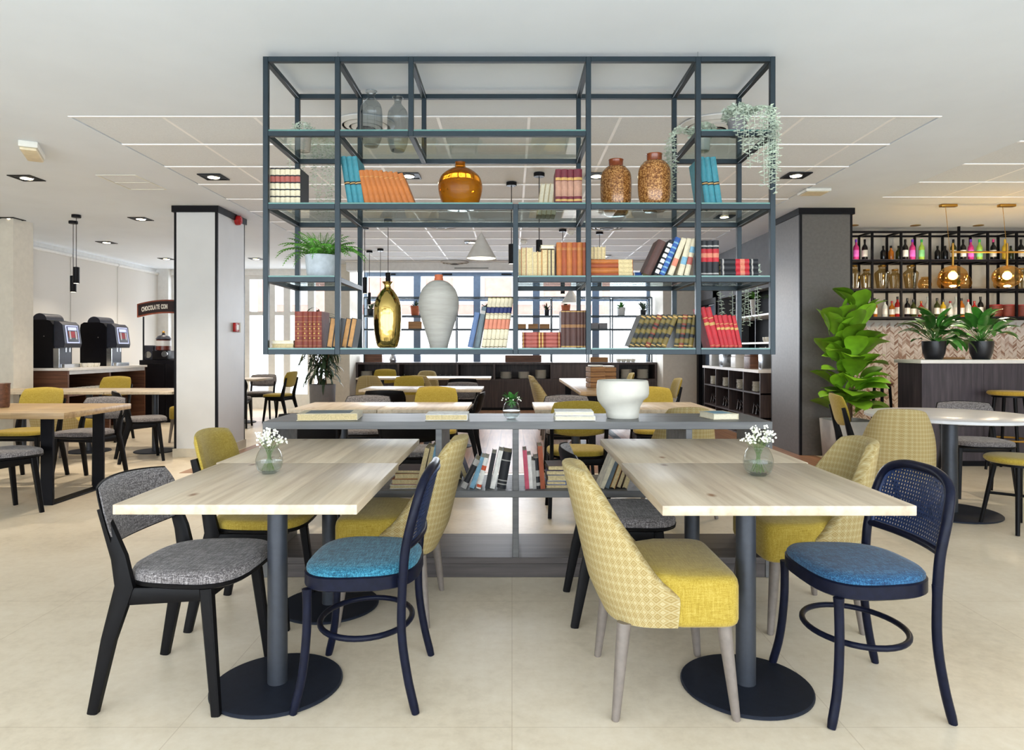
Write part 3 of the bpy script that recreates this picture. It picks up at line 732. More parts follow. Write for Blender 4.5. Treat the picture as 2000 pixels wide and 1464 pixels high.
def frame_table(x0, x1, y0, y1, label, inset=0.14):
    t = thing('frame_table', label, 'table', ((x0 + x1) / 2, (y0 + y1) / 2, 0)); hx, hy = (x1 - x0) / 2, (y1 - y0) / 2
    MB().rbox(-hx, hx, -hy, hy, 0.70, 0.75, 0.006, 2).build('tabletop', 'table_oak', t)
    for s_ in (-1, 1):
        x = s_ * (hx - inset)
        for y in (-hy + 0.13, hy - 0.13): MB().rbox(x - 0.05, x + 0.05, y - 0.012, y + 0.012, 0, 0.70, 0.003, 1).build('leg', 'black_metal', t)
        MB().rbox(x - 0.05, x + 0.05, -hy + 0.142, hy - 0.142, 0.0, 0.014, 0.003, 1).build('floor_bar', 'black_metal', t)
        MB().rbox(x - 0.05, x + 0.05, -hy + 0.142, hy - 0.142, 0.685, 0.70, 0.003, 1).build('top_bar', 'black_metal', t)
    return t
frame_table(-5.0, -3.50, 5.2, 6.12, 'rough oak table with broad black steel legs at the left edge', 0.22)
frame_table(0.80, 1.60, 7.75, 11.3, 'long oak table with woven crates on it, seen end on')
# round table
t = thing('round_table', 'round table with white stone top in front of the bar', 'table', (3.34, 5.08, 0))
MB().lathe([(0.565, 0.726), (0.58, 0.730), (0.58, 0.748), (0.575, 0.752), (0.2, 0.752)], 64).build('tabletop', 'stone_white', t)
MB().lathe([(0.055, 0.014), (0.055, 0.72), (0.16, 0.721), (0.16, 0.726)], 28).build('column', 'table_steel', t)
MB().lathe([(0.335, 0), (0.34, 0.003), (0.34, 0.01), (0.335, 0.014), (0.06, 0.014)], 56).build('base_plate', 'plate_steel', t)
# stools
def stool(loc, h, r, label, seat, ring=None, rz=0.5):
    t = thing('stool', label, 'stool', loc, rz)
    MB().lathe([(r * 0.92, h - 0.045), (r, h - 0.03), (r, h - 0.015), (r * 0.93, h - 0.003), (r * 0.5, h)], 36).build('seat', seat, t, angle=70)
    MB().lathe([(r * 0.8, h - 0.065), (r * 0.8, h - 0.045)], 28).build('seat_ring', 'black_metal', t)
    for k in range(4):
        a = k * PI / 2 + PI / 4
        MB().tube([(r * 1.08 * math.cos(a), r * 1.08 * math.sin(a), 0), (r * 0.66 * math.cos(a), r * 0.66 * math.sin(a), h - 0.05)], [0.013, 0.017], 10).build('leg', 'black_wood', t)
    for k in range(2):
        a = k * PI / 2 + PI / 4; q = r * 0.90
        MB().tube([(-q * math.cos(a), -q * math.sin(a), 0.21 + k * 0.022), (q * math.cos(a), q * math.sin(a), 0.21 + k * 0.022)], 0.010, 8).build('stretcher', 'black_wood', t) if not ring else None
    if ring: MB().tube([(ring[0] * math.cos(2 * PI * i / 36), ring[0] * math.sin(2 * PI * i / 36), ring[1]) for i in range(36)], 0.011, 8, True).build('foot_ring', 'brass', t)
    return t
stool((3.52, 4.62, 0), 0.51, 0.205, 'low yellow stool cut by the right edge beside the round table', 'fabric_yellow', None, 0.1)
stool((5.12, 6.85, 0), 0.82, 0.195, 'tall yellow bar stool at the right in front of the bar', 'fabric_yellow_deep', (0.185, 0.32))
stool((4.42, 7.95, 0), 0.86, 0.12, 'dark wooden stool against the chevron tiled wall', 'brown_wood', None, 0.3)

# ------------------------------------------------------------------ low bookcase
BX0, BX1, BY0, BY1 = -1.364, 1.425, 3.64, 4.11
bc = thing('low_bookcase', 'long low grey wooden bookcase with open shelves between the dining areas', 'bookcase', ((BX0 + BX1) / 2, BY0, 0))
ox = -(BX0 + BX1) / 2; oy = -BY0
def bcb(name, x0, x1, z0, z1, y0=BY0, y1=BY1): MB().rbox(x0 + ox, x1 + ox, y0 + oy, y1 + oy, z0, z1, 0.002, 1).build(name, 'bookcase_dark' if name in ('bottom_board', 'plinth') else 'bookcase_wood', bc)
bcb('top_board', BX0, BX1, 0.81, 0.852)
bcb('side_panel', BX0, BX0 + 0.038, 0.0, 0.81); bcb('side_panel', BX1 - 0.038, BX1, 0.0, 0.81)
bcb('shelf_board', BX0 + 0.038, BX1 - 0.038, 0.437, 0.474)
bcb('bottom_board', BX0 + 0.038, BX1 - 0.038, 0.075, 0.11)
bcb('plinth', BX0 + 0.038, BX1 - 0.038, 0.0, 0.075, BY0 + 0.004, BY0 + 0.03)
bcb('plinth', BX0 + 0.038, BX1 - 0.038, 0.0, 0.075, BY1 - 0.03, BY1 - 0.004)
for xx in (-0.418, 0.003, 0.952): bcb('divider', xx, xx + 0.034, 0.474, 0.81)
bcb('divider', 0.003, 0.037, 0.11, 0.437)

# ------------------------------------------------------------------ hanging rack of steel bars and glass shelves
RD = 3.70; RB = RD / 0.872
def RX(px): return X(px, RD)
def RZ(py): return Z(py, RD)
rk = thing('hanging_rack', 'large dark steel rack with glass shelves hung from the ceiling', 'shelf', (0, RD, 0))
hb_ = 0.0142; dd = RB - RD
VX = {k: RX(k) for k in (520, 660, 803, 1007, 1149, 1363, 1508)}
LZ = {117: RZ(117), 261: RZ(262), 404: RZ(404), 546: RZ(546), 686: RZ(687)}
def bar(x0, x1, y0, y1, z0, z1): MB().rbox(x0, x1, y0, y1, z0, z1, 0.0015, 1).build('frame_bar', 'rack_steel', rk)
for y in (0.0, dd):
    for k, (a, b_) in {520: (117, 686), 660: (117, 686), 803: (117, 261), 1007: (404, 686), 1149: (117, 686), 1363: (117, 686), 1508: (117, 686)}.items():
        bar(VX[k] - hb_, VX[k] + hb_, y - hb_, y + hb_, LZ[b_] - hb_, LZ[a] + hb_)
    for lv, spans in {117: [(520, 660), (660, 803), (803, 1149), (1149, 1363), (1363, 1508)], 261: [(520, 660), (660, 803), (803, 1149), (1363, 1508)], 404: [(520, 660), (660, 1007), (1007, 1149), (1149, 1363), (1363, 1508)],
                      546: [(520, 660), (1007, 1149), (1149, 1363), (1363, 1508)], 686: [(520, 660), (660, 1007), (1007, 1149), (1149, 1363), (1363, 1508)]}.items():
        for a, b_ in spans:
            bar(VX[a] + hb_, VX[b_] - hb_, y - hb_, y + hb_, LZ[lv] - hb_, LZ[lv] + hb_)
            if y == 0.0 and lv != 117:
                z = LZ[lv] + hb_
                MB().box(VX[a] + hb_ + 0.002, VX[b_] - hb_ - 0.002, -0.012, dd + 0.012, z, z + 0.008).build('glass_shelf', 'shelf_glass', rk, smooth=False)
                MB().box(VX[a] + hb_ + 0.002, VX[b_] - hb_ - 0.002, -0.0128, -0.012, z, z + 0.008).build('glass_edge', 'glass_edge', rk, smooth=False)
for k, lvs in {520: (117, 261, 404, 546, 686), 660: (117, 261, 404, 546, 686), 803: (117, 261), 1007: (404, 546, 686), 1149: (117, 261, 404, 546, 686), 1363: (117, 261, 404, 546, 686), 1508: (117, 261, 404, 546, 686)}.items():
    for lv in lvs: bar(VX[k] - hb_, VX[k] + hb_, hb_, dd - hb_, LZ[lv] - hb_, LZ[lv] + hb_)
for k in (660, 1363):
    for y in (0.0, dd): MB().lathe([(0.002, LZ[117] + hb_), (0.002, CEIL)], 6, (VX[k], y, 0)).build('hanger_wire', 'chrome', rk)
SH = {k: v + hb_ + 0.0085 for k, v in LZ.items()}     # top of each glass shelf

# ------------------------------------------------------------------ books: spine towards -Y, thickness along X, standing on z = 0
BM = {}
def book_parts(w, h, dp, bands, rev, soft):
    key = (round(w, 4), round(h, 4), round(dp, 4), tuple(bands), rev, soft)
    if key in BM: return BM[key]
    t = 0.0025; n = 6; fy = (lambda y: dp - y) if rev else (lambda y: y)
    bul = 0.0 if soft else min(0.008, w * 0.22)
    def arc(z0, z1, off):
        o = [(w * i / n, -bul * math.sin(PI * i / n) - off) for i in range(n + 1)]
        mb_ = MB(); i0 = [(x, y + 0.0028 + off) for x, y in o]
        ring = o + list(reversed(i0))
        return mb_, [[(x, fy(y), z) for x, y in ring] for z in (z0, z1)]
    cov = MB(); _, rg = arc(0, h, 0.0); cov.loft(rg)
    for x0, x1 in ((0, t), (w - t, w)):
        a, b_ = sorted((fy(0.002), fy(dp))); cov.box(x0, x1, a, b_, 0, h)
    pg = MB(); a, b_ = sorted((fy(0.004), fy(dp - 0.005))); pg.box(t, w - t, a, b_, 0.004, h - 0.004)
    bd = []
    for q, (z0, z1, mt) in enumerate(bands):
        if z1 < 0:      # a gilt dot
            bd.append((mt, MB().ball((w / 2, fy(-bul), h * z0), 0.0055, 8, 5).mesh('spine_dot'))); continue
        _, rg = arc(h * z0, h * z1, 0.0007 + 0.00005 * q); bd.append((mt, MB().loft(rg).mesh('spine_band', True, 35)))
    BM[key] = (cov.mesh('cover', True, 35), pg.mesh('pages', False), bd)
    return BM[key]
def with_mat(me, mat, cache={}):
    k = (me.name, mat)
    if k not in cache: c = me.copy(); c.materials.clear(); c.materials.append(MATS[mat]); cache[k] = c
    return cache[k]
def book(label, x, y, z, w, h, dp, cover, bands=(), lean=0.0, rev=False, page='page', group=None, lying=False, rz=0.0, soft=False, name='book'):
    cov, pg, bd = book_parts(w, h, dp, bands, rev, soft); a = D(lean)
    t = thing(name, label, 'book', (0, 0, 0), group=group)
    if lying:      # spine to the camera, cover flat: thickness becomes height
        t.rotation_euler = (0, PI / 2, rz); t.location = (x, y, z + w)
    else:
        t.rotation_euler = (0, a, rz); t.location = (x, y, z + (w * math.sin(a) if a > 0 else 0) + 0.0003)
    put('cover', with_mat(cov, 'cloth_' + cover), t); put('pages', with_mat(pg, page), t)
    for k, me in bd: put(me.name.split('.')[0], with_mat(me, k if k in MATS else 'cloth_' + k), t)
    return t
S = RD / F; YB = RD + 0.03
def ords(n): return ORD[:n] if n <= len(ORD) else None
def row(n, desc, where, px0, w_px, h_px, lv, cover, bands=(), lean0=0.0, lean1=None, rev=False, dp=0.15, y=None, page='page', group=None, covers=None, hs=None, soft=False, ws=None):
    y = YB if y is None else y; s_ = y / F; x = X(px0, y); lean1 = lean0 if lean1 is None else lean1
    for i in range(n):
        a = lean0 + (lean1 - lean0) * (i / max(1, n - 1)); w_ = (ws[i] if ws else w_px) * s_; h_ = (hs[i] if hs else h_px) * s_ / math.cos(D(a))
        cv = covers[i] if covers else cover
        book('%s, %s %s' % (desc, ORD[i], where), x, y + random.uniform(0, 0.006), SH[lv], w_, h_, dp, cv, bands, a, rev, page, group, soft=soft)
        x += w_ / math.cos(D(a)) + 0.0008
    return x
cb = []
for k in range(5): cb.append((0.03 + k * 0.195, 0.185 + k * 0.195, 'red' if k == 3 else 'ivory'))
cb = tuple((a, b_, 'mauve' if m_ == 'red' else m_) for a, b_, m_ in cb)
row(6, 'cream banded dark book', 'of six, upper left', 527, 9.6, 70, 404, 'black', cb, dp=0.16, group='cream banded volumes')
tb = ((0.40, 0.47, 'black'), (0.425, 0.445, 'gilt'))
x = row(3, 'turquoise cloth book', 'of three beside orange books', 679, 10.4, 92, 404, 'teal', tb, -9, -9, dp=0.19, group='turquoise books on the left')
row(9, 'orange leather book', 'of nine leaning ones', 712, 10.2, 64, 404, 'orange', ((0.8, 0.81, 'gilt'),), -11, -22, dp=0.14, group='leaning orange books', hs=[65, 65, 65, 64, 64, 61, 61, 60, 58])
mbd = ((0.08, 0.14, 'gilt'), (0.22, 0.66, 'pale'), (0.68, 0.76, 'gilt'))
row(4, 'maroon book with gilt lines', 'of four beside the jars', 1085, 12, 68, 404, 'maroon', mbd, dp=0.16, group='maroon volumes', ws=[11, 12, 12, 16])
row(4, 'cream book showing its pages', 'of four behind maroon volumes', 1048, 9.0, 62, 404, 'cream', (), 8, 8, True, y=4.04, dp=0.13, page='page_white', group='cream page edges behind the maroon volumes')
row(3, 'turquoise cloth book', 'of three, upper right', 1377, 11, 91, 404, 'teal', tb, -8, -8, dp=0.2, group='turquoise books on the right')
row(8, 'old book with its page edges outward', 'of eight in the middle', 1013, 9, 56, 546, 'tan', (), 0, 0, True, group='page edges in the middle bay', ws=[5, 10, 12, 9, 8, 11, 7, 7], hs=[54, 57, 57, 49, 49, 53, 53, 53], covers=['cream', 'orange', 'ivory', 'cream', 'tan', 'tan', 'black', 'brown'])
book('thin ivory book lying flat across the outward page edges', X(1056, YB), YB + 0.01, SH[546] + 0.156, 0.02, 0.078, 0.1, 'ivory', (), lying=True, rev=True, page='page_white')
row(6, 'orange leather book', 'of six upright ones', 1087, 9.9, 66, 546, 'orange', ((0.78, 0.79, 'gilt'), (0.82, 0.83, 'gilt')), dp=0.15, group='upright orange books', covers=['orange', 'orange2', 'orange', 'orange2', 'orange', 'orange2'])
zz = SH[546]
for i in range(4):
    tk = [0.018, 0.028, 0.026, 0.022][i]
    book('orange leather book lying flat, %s of the pile' % ['lowest', 'second from the bottom', 'third from the bottom', 'topmost'][i], X(1153, YB), YB + 0.004 * i, zz, tk, 0.17 + 0.07, 0.15, 'orange' if i % 2 else 'orange2', ((0.66, 0.985, 'page'),), lying=True, group='pile of orange books'); zz += tk + 0.0005
row(4, 'small cream book showing its pages', 'of four atop orange pile', 1154, 7, 26, 546, 'cream', (), 0, 0, True, y=YB + 0.03, dp=0.1, group='small page edges on the orange pile')
for o in [o for o in COL.objects if o.get('group') == 'small page edges on the orange pile']: o.location.z = zz + 0.001
book('thin blue and white book lying flat under the leaning books', X(1238, YB + 0.08), YB + 0.08, SH[546], 0.03, 0.05, 0.12, 'white', ((0.1, 0.9, 'blue'),), lying=True)
lb = [('brown cloth book', 'brown', (), 25, 17, 66, 1256), ('black and white lettered book', 'black', tuple((0.06 + 0.15 * k, 0.16 + 0.15 * k, 'white') for k in range(6)), 25, 9, 68, 1277), ('blue lettered book', 'blue', tuple((0.06 + 0.13 * k, 0.10 + 0.13 * k, 'skyblue') for k in range(7)), 24, 11, 73, 1288),
      ('ivory book with a rust patch', 'ivory', ((0.25, 0.45, 'salmon'),), 21, 11, 72, 1304), ('ivory book with a blue patch', 'ivory', ((0.3, 0.5, 'skyblue'),), 15, 11, 72, 1323), ('ivory book with pink and blue patches', 'ivory', ((0.3, 0.5, 'mauve'), (0.62, 0.78, 'skyblue')), 13, 10, 72, 1336)]
for nm, cv, bd_, a, wp, hp, p0 in lb:
    s_ = YB / F; book('%s leaning right in the middle rack bay' % nm, X(p0, YB), YB, SH[546], wp * s_ * math.cos(D(a)), hp * s_ / math.cos(D(a)), 0.15, cv, bd_, a, group='mixed leaning books')
bkb = ((0.05, 0.09, 'silver'), (0.40, 0.76, 'red'), (0.52, 0.64, 'salmon'), (0.82, 0.86, 'silver'))
row(3, 'black volume with red label', 'of three upright ones', 1370, 11.2, 70, 546, 'black', bkb, dp=0.16, group='upright black volumes')
for i in range(3):
    book('black volume with red label lying flat, %s of three' % ['lowest', 'middle', 'topmost'][i], X(1407, YB), YB + 0.002 * i, SH[546] + 0.0326 * i, 0.032, 0.212, 0.15, 'black', bkb, lying=True, group='flat black volumes')
for i in range(2):
    book('cream page edged book lying flat, %s of two at the lower left' % ['lower', 'upper'][i], X(530, YB), YB + 0.004 * i, SH[686] + 0.0215 * i, 0.021, 0.124, 0.13, 'cream', (), lying=True, rev=True, page='page_white' if i else 'page', group='flat cream books')
rb = tuple([(0.05, 0.056, 'gilt'), (0.19, 0.196, 'gilt'), (0.33, 0.336, 'gilt'), (0.46, 0.466, 'gilt'), (0.58, 0.586, 'gilt'), (0.71, 0.717, 'gilt'), (0.86, 0.866, 'gilt'), (0.265, -1, 'gilt'), (0.395, -1, 'gilt'), (0.525, -1, 'gilt'), (0.65, -1, 'gilt')])
row(5, 'red brown gilt dotted volume', 'of five, lower left', 575, 10, 71, 686, 'rust', rb, dp=0.16, group='red brown dotted volumes', ws=[15.5, 10.5, 8, 8, 10])
row(2, 'tan page edged book leaning right', 'left of the rack post', 637, 11, 58, 686, 'black', (), 8, 8, True, dp=0.13, page='cloth_tan', group='tan page edges by the rack post')
row(2, 'tan page edged book leaning right', 'right of the rack post', 666, 10.5, 57, 686, 'black', (), 10, 10, True, dp=0.13, page='cloth_tan', group='tan page edges by the gold vase')
book('slate blue book leaning beside the white vase', X(913, YB), YB, SH[686], 0.028, 0.2, 0.15, 'slate', (), 12)
book('grey green book leaning beside the blue banded volumes', X(927, YB), YB, SH[686], 0.026, 0.232, 0.15, 'greyblue', ((0.82, 0.9, 'silver'),), 10)
bb = ((0.02, 0.16, 'ivory'), (0.17, 0.36, 'ivory'), (0.37, 0.56, 'salmon'), (0.57, 0.65, 'ivory'), (0.66, 0.68, 'ivory'), (0.69, 0.80, 'navy'), (0.81, 0.98, 'ivory'))
row(6, 'cream volume with blue and salmon bands', 'of six', 940, 7.9, 98, 686, 'olive', bb, 8, 8, dp=0.16, group='blue banded volumes')
for i in range(4):
    book('red brown gilt book lying flat, %s of four' % ['lowest', 'second from the bottom', 'third from the bottom', 'topmost'][i], X(1020, YB), YB + 0.003 * i, SH[686] + 0.0222 * i, 0.0218, 0.215, 0.14, 'rust', ((0.02, 0.04, 'gilt'), (0.10, 0.38, 'mauve'), (0.43, 0.47, 'gilt'), (0.51, 0.55, 'gilt'), (0.62, 0.9, 'mauve'), (0.95, 0.97, 'gilt')), lying=True, group='flat red brown books')
row(6, 'dark brown gilt lined volume', 'of six', 1096, 8, 73, 686, 'brown', ((0.02, 0.05, 'gilt'), (0.55, 0.57, 'tan'), (0.595, 0.615, 'tan'), (0.96, 0.98, 'gilt')), dp=0.16, group='dark brown volumes', ws=[8, 9.5, 12.5, 7, 6, 5])
gb = ((0.04, 0.07, 'gilt'), (0.14, 0.27, 'olive'), (0.30, 0.40, 'black'), (0.44, 0.56, 'olive'), (0.62, 0.68, 'black'), (0.74, 0.86, 'olive'), (0.92, 0.96, 'gilt'))
row(7, 'green and gold spined volume', 'of seven leaning far over', 1229, 9.4, 62, 686, 'darkgreen', gb, 22, 22, dp=0.16, group='leaning green and gold volumes', covers=['darkgreen', 'darkgreen', 'darkgreen', 'rust', 'darkgreen', 'darkgreen', 'olive'])
row(4, 'green and gold spined volume', 'of four nearly upright', 1316, 9.0, 64, 686, 'darkgreen', gb, 8, 9, dp=0.16, group='upright green and gold volumes', covers=['darkgreen', 'rust', 'darkgreen', 'olive'])
row(7, 'red cloth book with gilt crest', 'of seven, lower right', 1388, 8.3, 62, 686, 'red', ((0.04, 0.05, 'gilt'), (0.55, 0.62, 'gilt'), (0.72, 0.74, 'gilt')), -15, -12, dp=0.15, group='red leaning books', hs=[78, 78, 63, 63, 63, 63, 62], ws=[9.5, 10.5, 7, 7.5, 10, 7, 7])

# ------------------------------------------------------------------ vases and jars in the rack
def vase(name, label, loc, prof, mat, n=40, parts=()):
    t = thing(name, label, 'vase', loc)
    MB().lathe(prof, n).build('body', mat, t, angle=60)
    for nm, pr, mt in parts: MB().lathe(pr, n).build(nm, mt, t, angle=60)
    return t
def smooth_prof(pts, n=6):
    return [(max(0.0005, p.x), p.y) for p in spl([(a, b_, 0) for a, b_ in pts], n)]
vase('gold_vase', 'tall mirrored gold glass bottle vase on the bottom rack shelf', (X(757, 3.84), 3.84, SH[686]),
     smooth_prof([(0.045, 0.0), (0.062, 0.02), (0.077, 0.11), (0.079, 0.22), (0.066, 0.28), (0.040, 0.325), (0.021, 0.345), (0.018, 0.362)]) + [(0.030, 0.378), (0.031, 0.381), (0.02, 0.381)], 'gold_mirror')
vase('ceramic_vase', 'tall matt white ceramic vase with terracotta neck', (X(857, 3.86), 3.86, SH[686]),
     smooth_prof([(0.052, 0.0), (0.058, 0.03), (0.085, 0.12), (0.112, 0.21), (0.116, 0.27), (0.098, 0.335), (0.062, 0.375), (0.036, 0.389)]), 'white_ceramic', parts=[('neck', [(0.036, 0.386), (0.026, 0.39), (0.024, 0.405), (0.025, 0.421), (0.022, 0.424), (0.018, 0.42)], 'terracotta')])
vase('amber_vase', 'round amber glass vase on the upper rack shelf', (X(899, 3.86), 3.86, SH[404]),
     smooth_prof([(0.085, 0.0), (0.10, 0.015), (0.122, 0.08), (0.128, 0.135), (0.112, 0.185), (0.07, 0.222), (0.034, 0.24), (0.028, 0.262)]) + [(0.031, 0.27), (0.024, 0.27), (0.02, 0.25)], 'amber_glass')
for i, (px, d_, h_, r_) in enumerate(((1203, 4.05, 0.337, 0.094), (1278, 3.93, 0.337, 0.096))):
    vase('mottled_jar', ['shorter looking mottled amber jar nearer the maroon books', 'taller looking mottled amber jar nearer the turquoise books'][i], (X(px, d_), d_, SH[404]),
         smooth_prof([(r_ * 0.62, 0.0), (r_ * 0.78, 0.02), (r_ * 0.98, 0.10), (r_, 0.2), (r_ * 0.93, 0.255), (r_ * 0.66, 0.29)]), 'mottled_glaze', parts=[('rim', [(r_ * 0.66, 0.286), (r_ * 0.46, 0.297), (r_ * 0.46, h_ - 0.006), (r_ * 0.5, h_), (r_ * 0.40, h_), (r_ * 0.38, h_ - 0.03)], 'rust_glaze')])
for i, (px, d_, r_) in enumerate(((725, 4.0, 0.066), (777, 4.1, 0.064))):
    t = thing('glass_bottle', ['left and larger smoky glass bottle on the top rack shelf', 'right smoky glass bottle on the top rack shelf'][i], 'bottle', (X(px, d_), d_, SH[261]), group='smoky glass bottles')
    pr = smooth_prof([(r_ * 0.6, 0.003), (r_ * 0.72, 0.012), (r_ * 0.98, 0.07), (r_, 0.2), (r_ * 0.85, 0.25), (r_ * 0.42, 0.285), (r_ * 0.33, 0.305), (r_ * 0.5, 0.33)])
    MB().lathe(pr, 36, cap=False).build('body', 'smoke_glass', t, angle=60)
    MB().lathe([(r_ * 0.3, 0.002), (r_ * 0.62, 0.0), (r_ * 0.62, 0.008), (r_ * 0.3, 0.008)], 36).build('base', 'smoke_glass', t)
    MB().tube([(r_ * 0.5 * math.cos(2 * PI * k / 30), r_ * 0.5 * math.sin(2 * PI * k / 30), 0.331) for k in range(30)], 0.003, 8, True).build('lip', 'smoke_glass', t)

# ------------------------------------------------------------------ plants
def leaf_mesh(name, L, W, bend, fold, mat, n=7, shape=1.0, stem=0.0, tip=0.6):
    """leaf along +X, drooping by bend (radians over its length)"""
    mb = MB(); rows = []; x = z = 0.0; a = 0.0
    if stem > 0: mb.tube([(-stem, 0, 0), (0, 0, 0)], 0.0025, 5)
    for i in range(n + 1):
        u = i / n; wv = W / 2 * (math.sin(PI * min(1, u ** shape)) ** tip if 0 < u < 1 else 0.02)
        rows.append([(x, -wv, z + fold * wv), (x, -wv * 0.5, z + fold * wv * 0.3), (x, 0, z), (x, wv * 0.5, z + fold * wv * 0.3), (x, wv, z + fold * wv)])
        x += L / n * math.cos(a); z -= L / n * math.sin(a); a += bend / n
    mb.loft(rows, False, False); me = mb.mesh(name, True, 180); me.materials.append(MATS[mat]); return me
def frond_mesh(L, bend, W, mat, n=15, lw=0.011, rise=0.9):
    mb = MB(); x = z = 0.0; a = -rise; pts = []
    for i in range(n + 1):
        pts.append((x, 0, z)); x += L / n * math.cos(a); z -= L / n * math.sin(a); a += bend / n
    mb.tube(pts, [0.0018] * n + [0.0008], 4)
    for i in range(2, n + 1):
        u = i / n; w_ = W * (math.sin(PI * (0.12 + 0.86 * u)) ** 0.7); p = Vector(pts[i])
        for s_ in (-1, 1):
            e = p + Vector((w_ * 0.35, s_ * w_, -w_ * 0.25))
            mid = (p + e) / 2 + Vector((0, 0, w_ * 0.12))
            mb.add([p + Vector((-lw / 2, 0, 0)), p + Vector((lw / 2, 0, 0)), mid + Vector((lw / 2, 0, 0)), e, mid + Vector((-lw / 2, 0, 0))], [(0, 1, 2, 3, 4)])
    me = mb.mesh('frond', False); me.materials.append(MATS[mat]); return me
def pot_mesh(t, prof, mat, soil_z, soil_r):
    MB().lathe(prof, 36).build('pot', mat, t, angle=50)
    MB().lathe([(soil_r, soil_z - 0.01), (soil_r, soil_z), (soil_r * 0.5, soil_z + 0.004)], 24).build('soil', 'soil', t)
t = thing('potted_fern', 'bushy green fern in a grey pot on the left rack shelf', 'plant', (X(628, 3.9), 3.9, SH[546]))
pot_mesh(t, [(0.078, 0), (0.082, 0.004), (0.094, 0.132), (0.094, 0.138), (0.084, 0.138), (0.083, 0.11)], 'pot_grey', 0.125, 0.084)
fm = [frond_mesh(0.24, 1.5, 0.036, 'leaf_fern'), frond_mesh(0.20, 1.2, 0.032, 'leaf_fern', rise=1.2), frond_mesh(0.27, 1.9, 0.034, 'leaf_fern', rise=0.8), frond_mesh(0.16, 0.8, 0.03, 'leaf_fern', rise=1.35)]
for k in range(44):
    a = k * 2.39996; put('frond', fm[k % 4], t, (0.03 * math.cos(a), 0.03 * math.sin(a), 0.125), (0, random.uniform(-0.12, 0.12), a))
def strand_mesh(L, mat, sway, n_=None, lw=0.015, reach=0.028):
    n_ = n_ or int((L + reach) / 0.010); mb = MB()
    pts = [(0, 0, 0), (reach * 0.5, 0, 0.024), (reach * 0.9, sway * 0.004, 0.014)]
    for i in range(1, 8): u = i / 7; pts.append((reach + 0.006 + 0.006 * math.sin(u * 5 + sway), sway * 0.012 * math.sin(u * 4), -L * u))
    mb.tube(pts, 0.0012, 4); P = spl(pts, 6)
    for i in range(n_):
        p = P[min(len(P) - 1, int(i / n_ * len(P)))]; a = i * 2.4; r = lw * random.uniform(0.7, 1.2)
        dx, dy = math.cos(a), math.sin(a); q = Vector((dx, dy, random.uniform(-0.5, 0.3))); s_ = Vector((-dy, dx, 0)) * r * 0.36
        mb.add([p, p + q * r * 0.5 + s_ + Vector((0, 0, 0.002)), p + q * r, p + q * r * 0.5 - s_ + Vector((0, 0, 0.002)), p + q * r * 0.5 - Vector((0, 0, 0.003))], [(0, 1, 4), (1, 2, 4), (2, 3, 4), (3, 0, 4), (0, 3, 2, 1)])
    me = mb.mesh('strand', False); me.materials.append(MATS[mat]); return me
def trailing(label, loc, r, h, potm, strands, mat, lw=0.015, bush=14, edge=('y', 0.1)):
    t = thing('trailing_plant', label, 'plant', loc)
    pot_mesh(t, [(r * 0.82, 0), (r * 0.85, 0.003), (r, h - 0.004), (r, h), (r * 0.9, h), (r * 0.88, h - 0.02)], potm, h - 0.01, r * 0.9)
    for a, L in strands:
        rch = ((edge[1] - r * 0.72 * abs(math.sin(a))) / abs(math.sin(a)) if edge[0] == 'y' else (edge[1] - r * 0.72 * abs(math.cos(a))) / abs(math.cos(a))) + 0.012 + lw
        put('strand', strand_mesh(L, mat, random.uniform(-1, 1), lw=lw, reach=rch), t, (r * 0.72 * math.cos(a), r * 0.72 * math.sin(a), h), (0, 0, a))
    sm = strand_mesh(0.07, mat, 0.5, 12, lw)
    for k in range(bush): a = k * 2.4; put('shoot', sm, t, (r * 0.4 * math.cos(a), r * 0.4 * math.sin(a), h + 0.0), (PI + random.uniform(-0.6, 0.6), random.uniform(-0.6, 0.6), a))
    return t
trailing('small trailing plant in a grey pot at the top left of the rack', (X(592, 4.1), 4.1, SH[261]), 0.05, 0.105, 'planter_grey', [(1.2, 0.44), (1.05, 0.40), (1.35, 0.36), (0.95, 0.48), (1.6, 0.28), (2.0, 0.22), (2.2, 0.27), (1.1, 0.5), (1.45, 0.45), (1.85, 0.3)], 'leaf_silver', 0.022, edge=('y', RB + 0.03 - 4.1))
trailing('silvery trailing plant in a grey pot at the front of the top right rack bay', (X(1440, 3.80), 3.80, SH[261]), 0.055, 0.10, 'planter_grey', [(-1.9, 0.16), (-1.7, 0.24), (-1.5, 0.33), (-1.35, 0.22), (-1.2, 0.30), (-1.05, 0.42), (-0.95, 0.36), (-0.88, 0.44), (-0.82, 0.40), (-0.76, 0.46), (-0.72, 0.34), (-1.1, 0.2), (-0.9, 0.28), (-0.79, 0.22)], 'leaf_silver', 0.028, 44, ('y', 3.80 - RD + 0.02))
trailing('silvery trailing plant in a white pot at the back of the top right rack bay', (X(1372, 4.1), 4.1, SH[261]), 0.05, 0.10, 'lamp_white', [(PI, 0.40), (PI + 0.3, 0.46), (PI - 0.3, 0.30), (PI + 0.5, 0.26), (PI - 0.15, 0.44), (PI + 0.15, 0.34)], 'leaf_silver', 0.026, 30, ('x', X(1372, 4.1) - VX[1363] + 0.02))
trailing('trailing plant hanging behind the flat black volumes', (X(1462, 4.165), 4.165, SH[546]), 0.045, 0.06, 'planter_grey', [(1.2, 0.32), (1.57, 0.38), (1.9, 0.34), (2.3, 0.26), (0.9, 0.28), (1.4, 0.3)], 'leaf_silver', 0.028, 6, ('y', RB + 0.03 - 4.165))
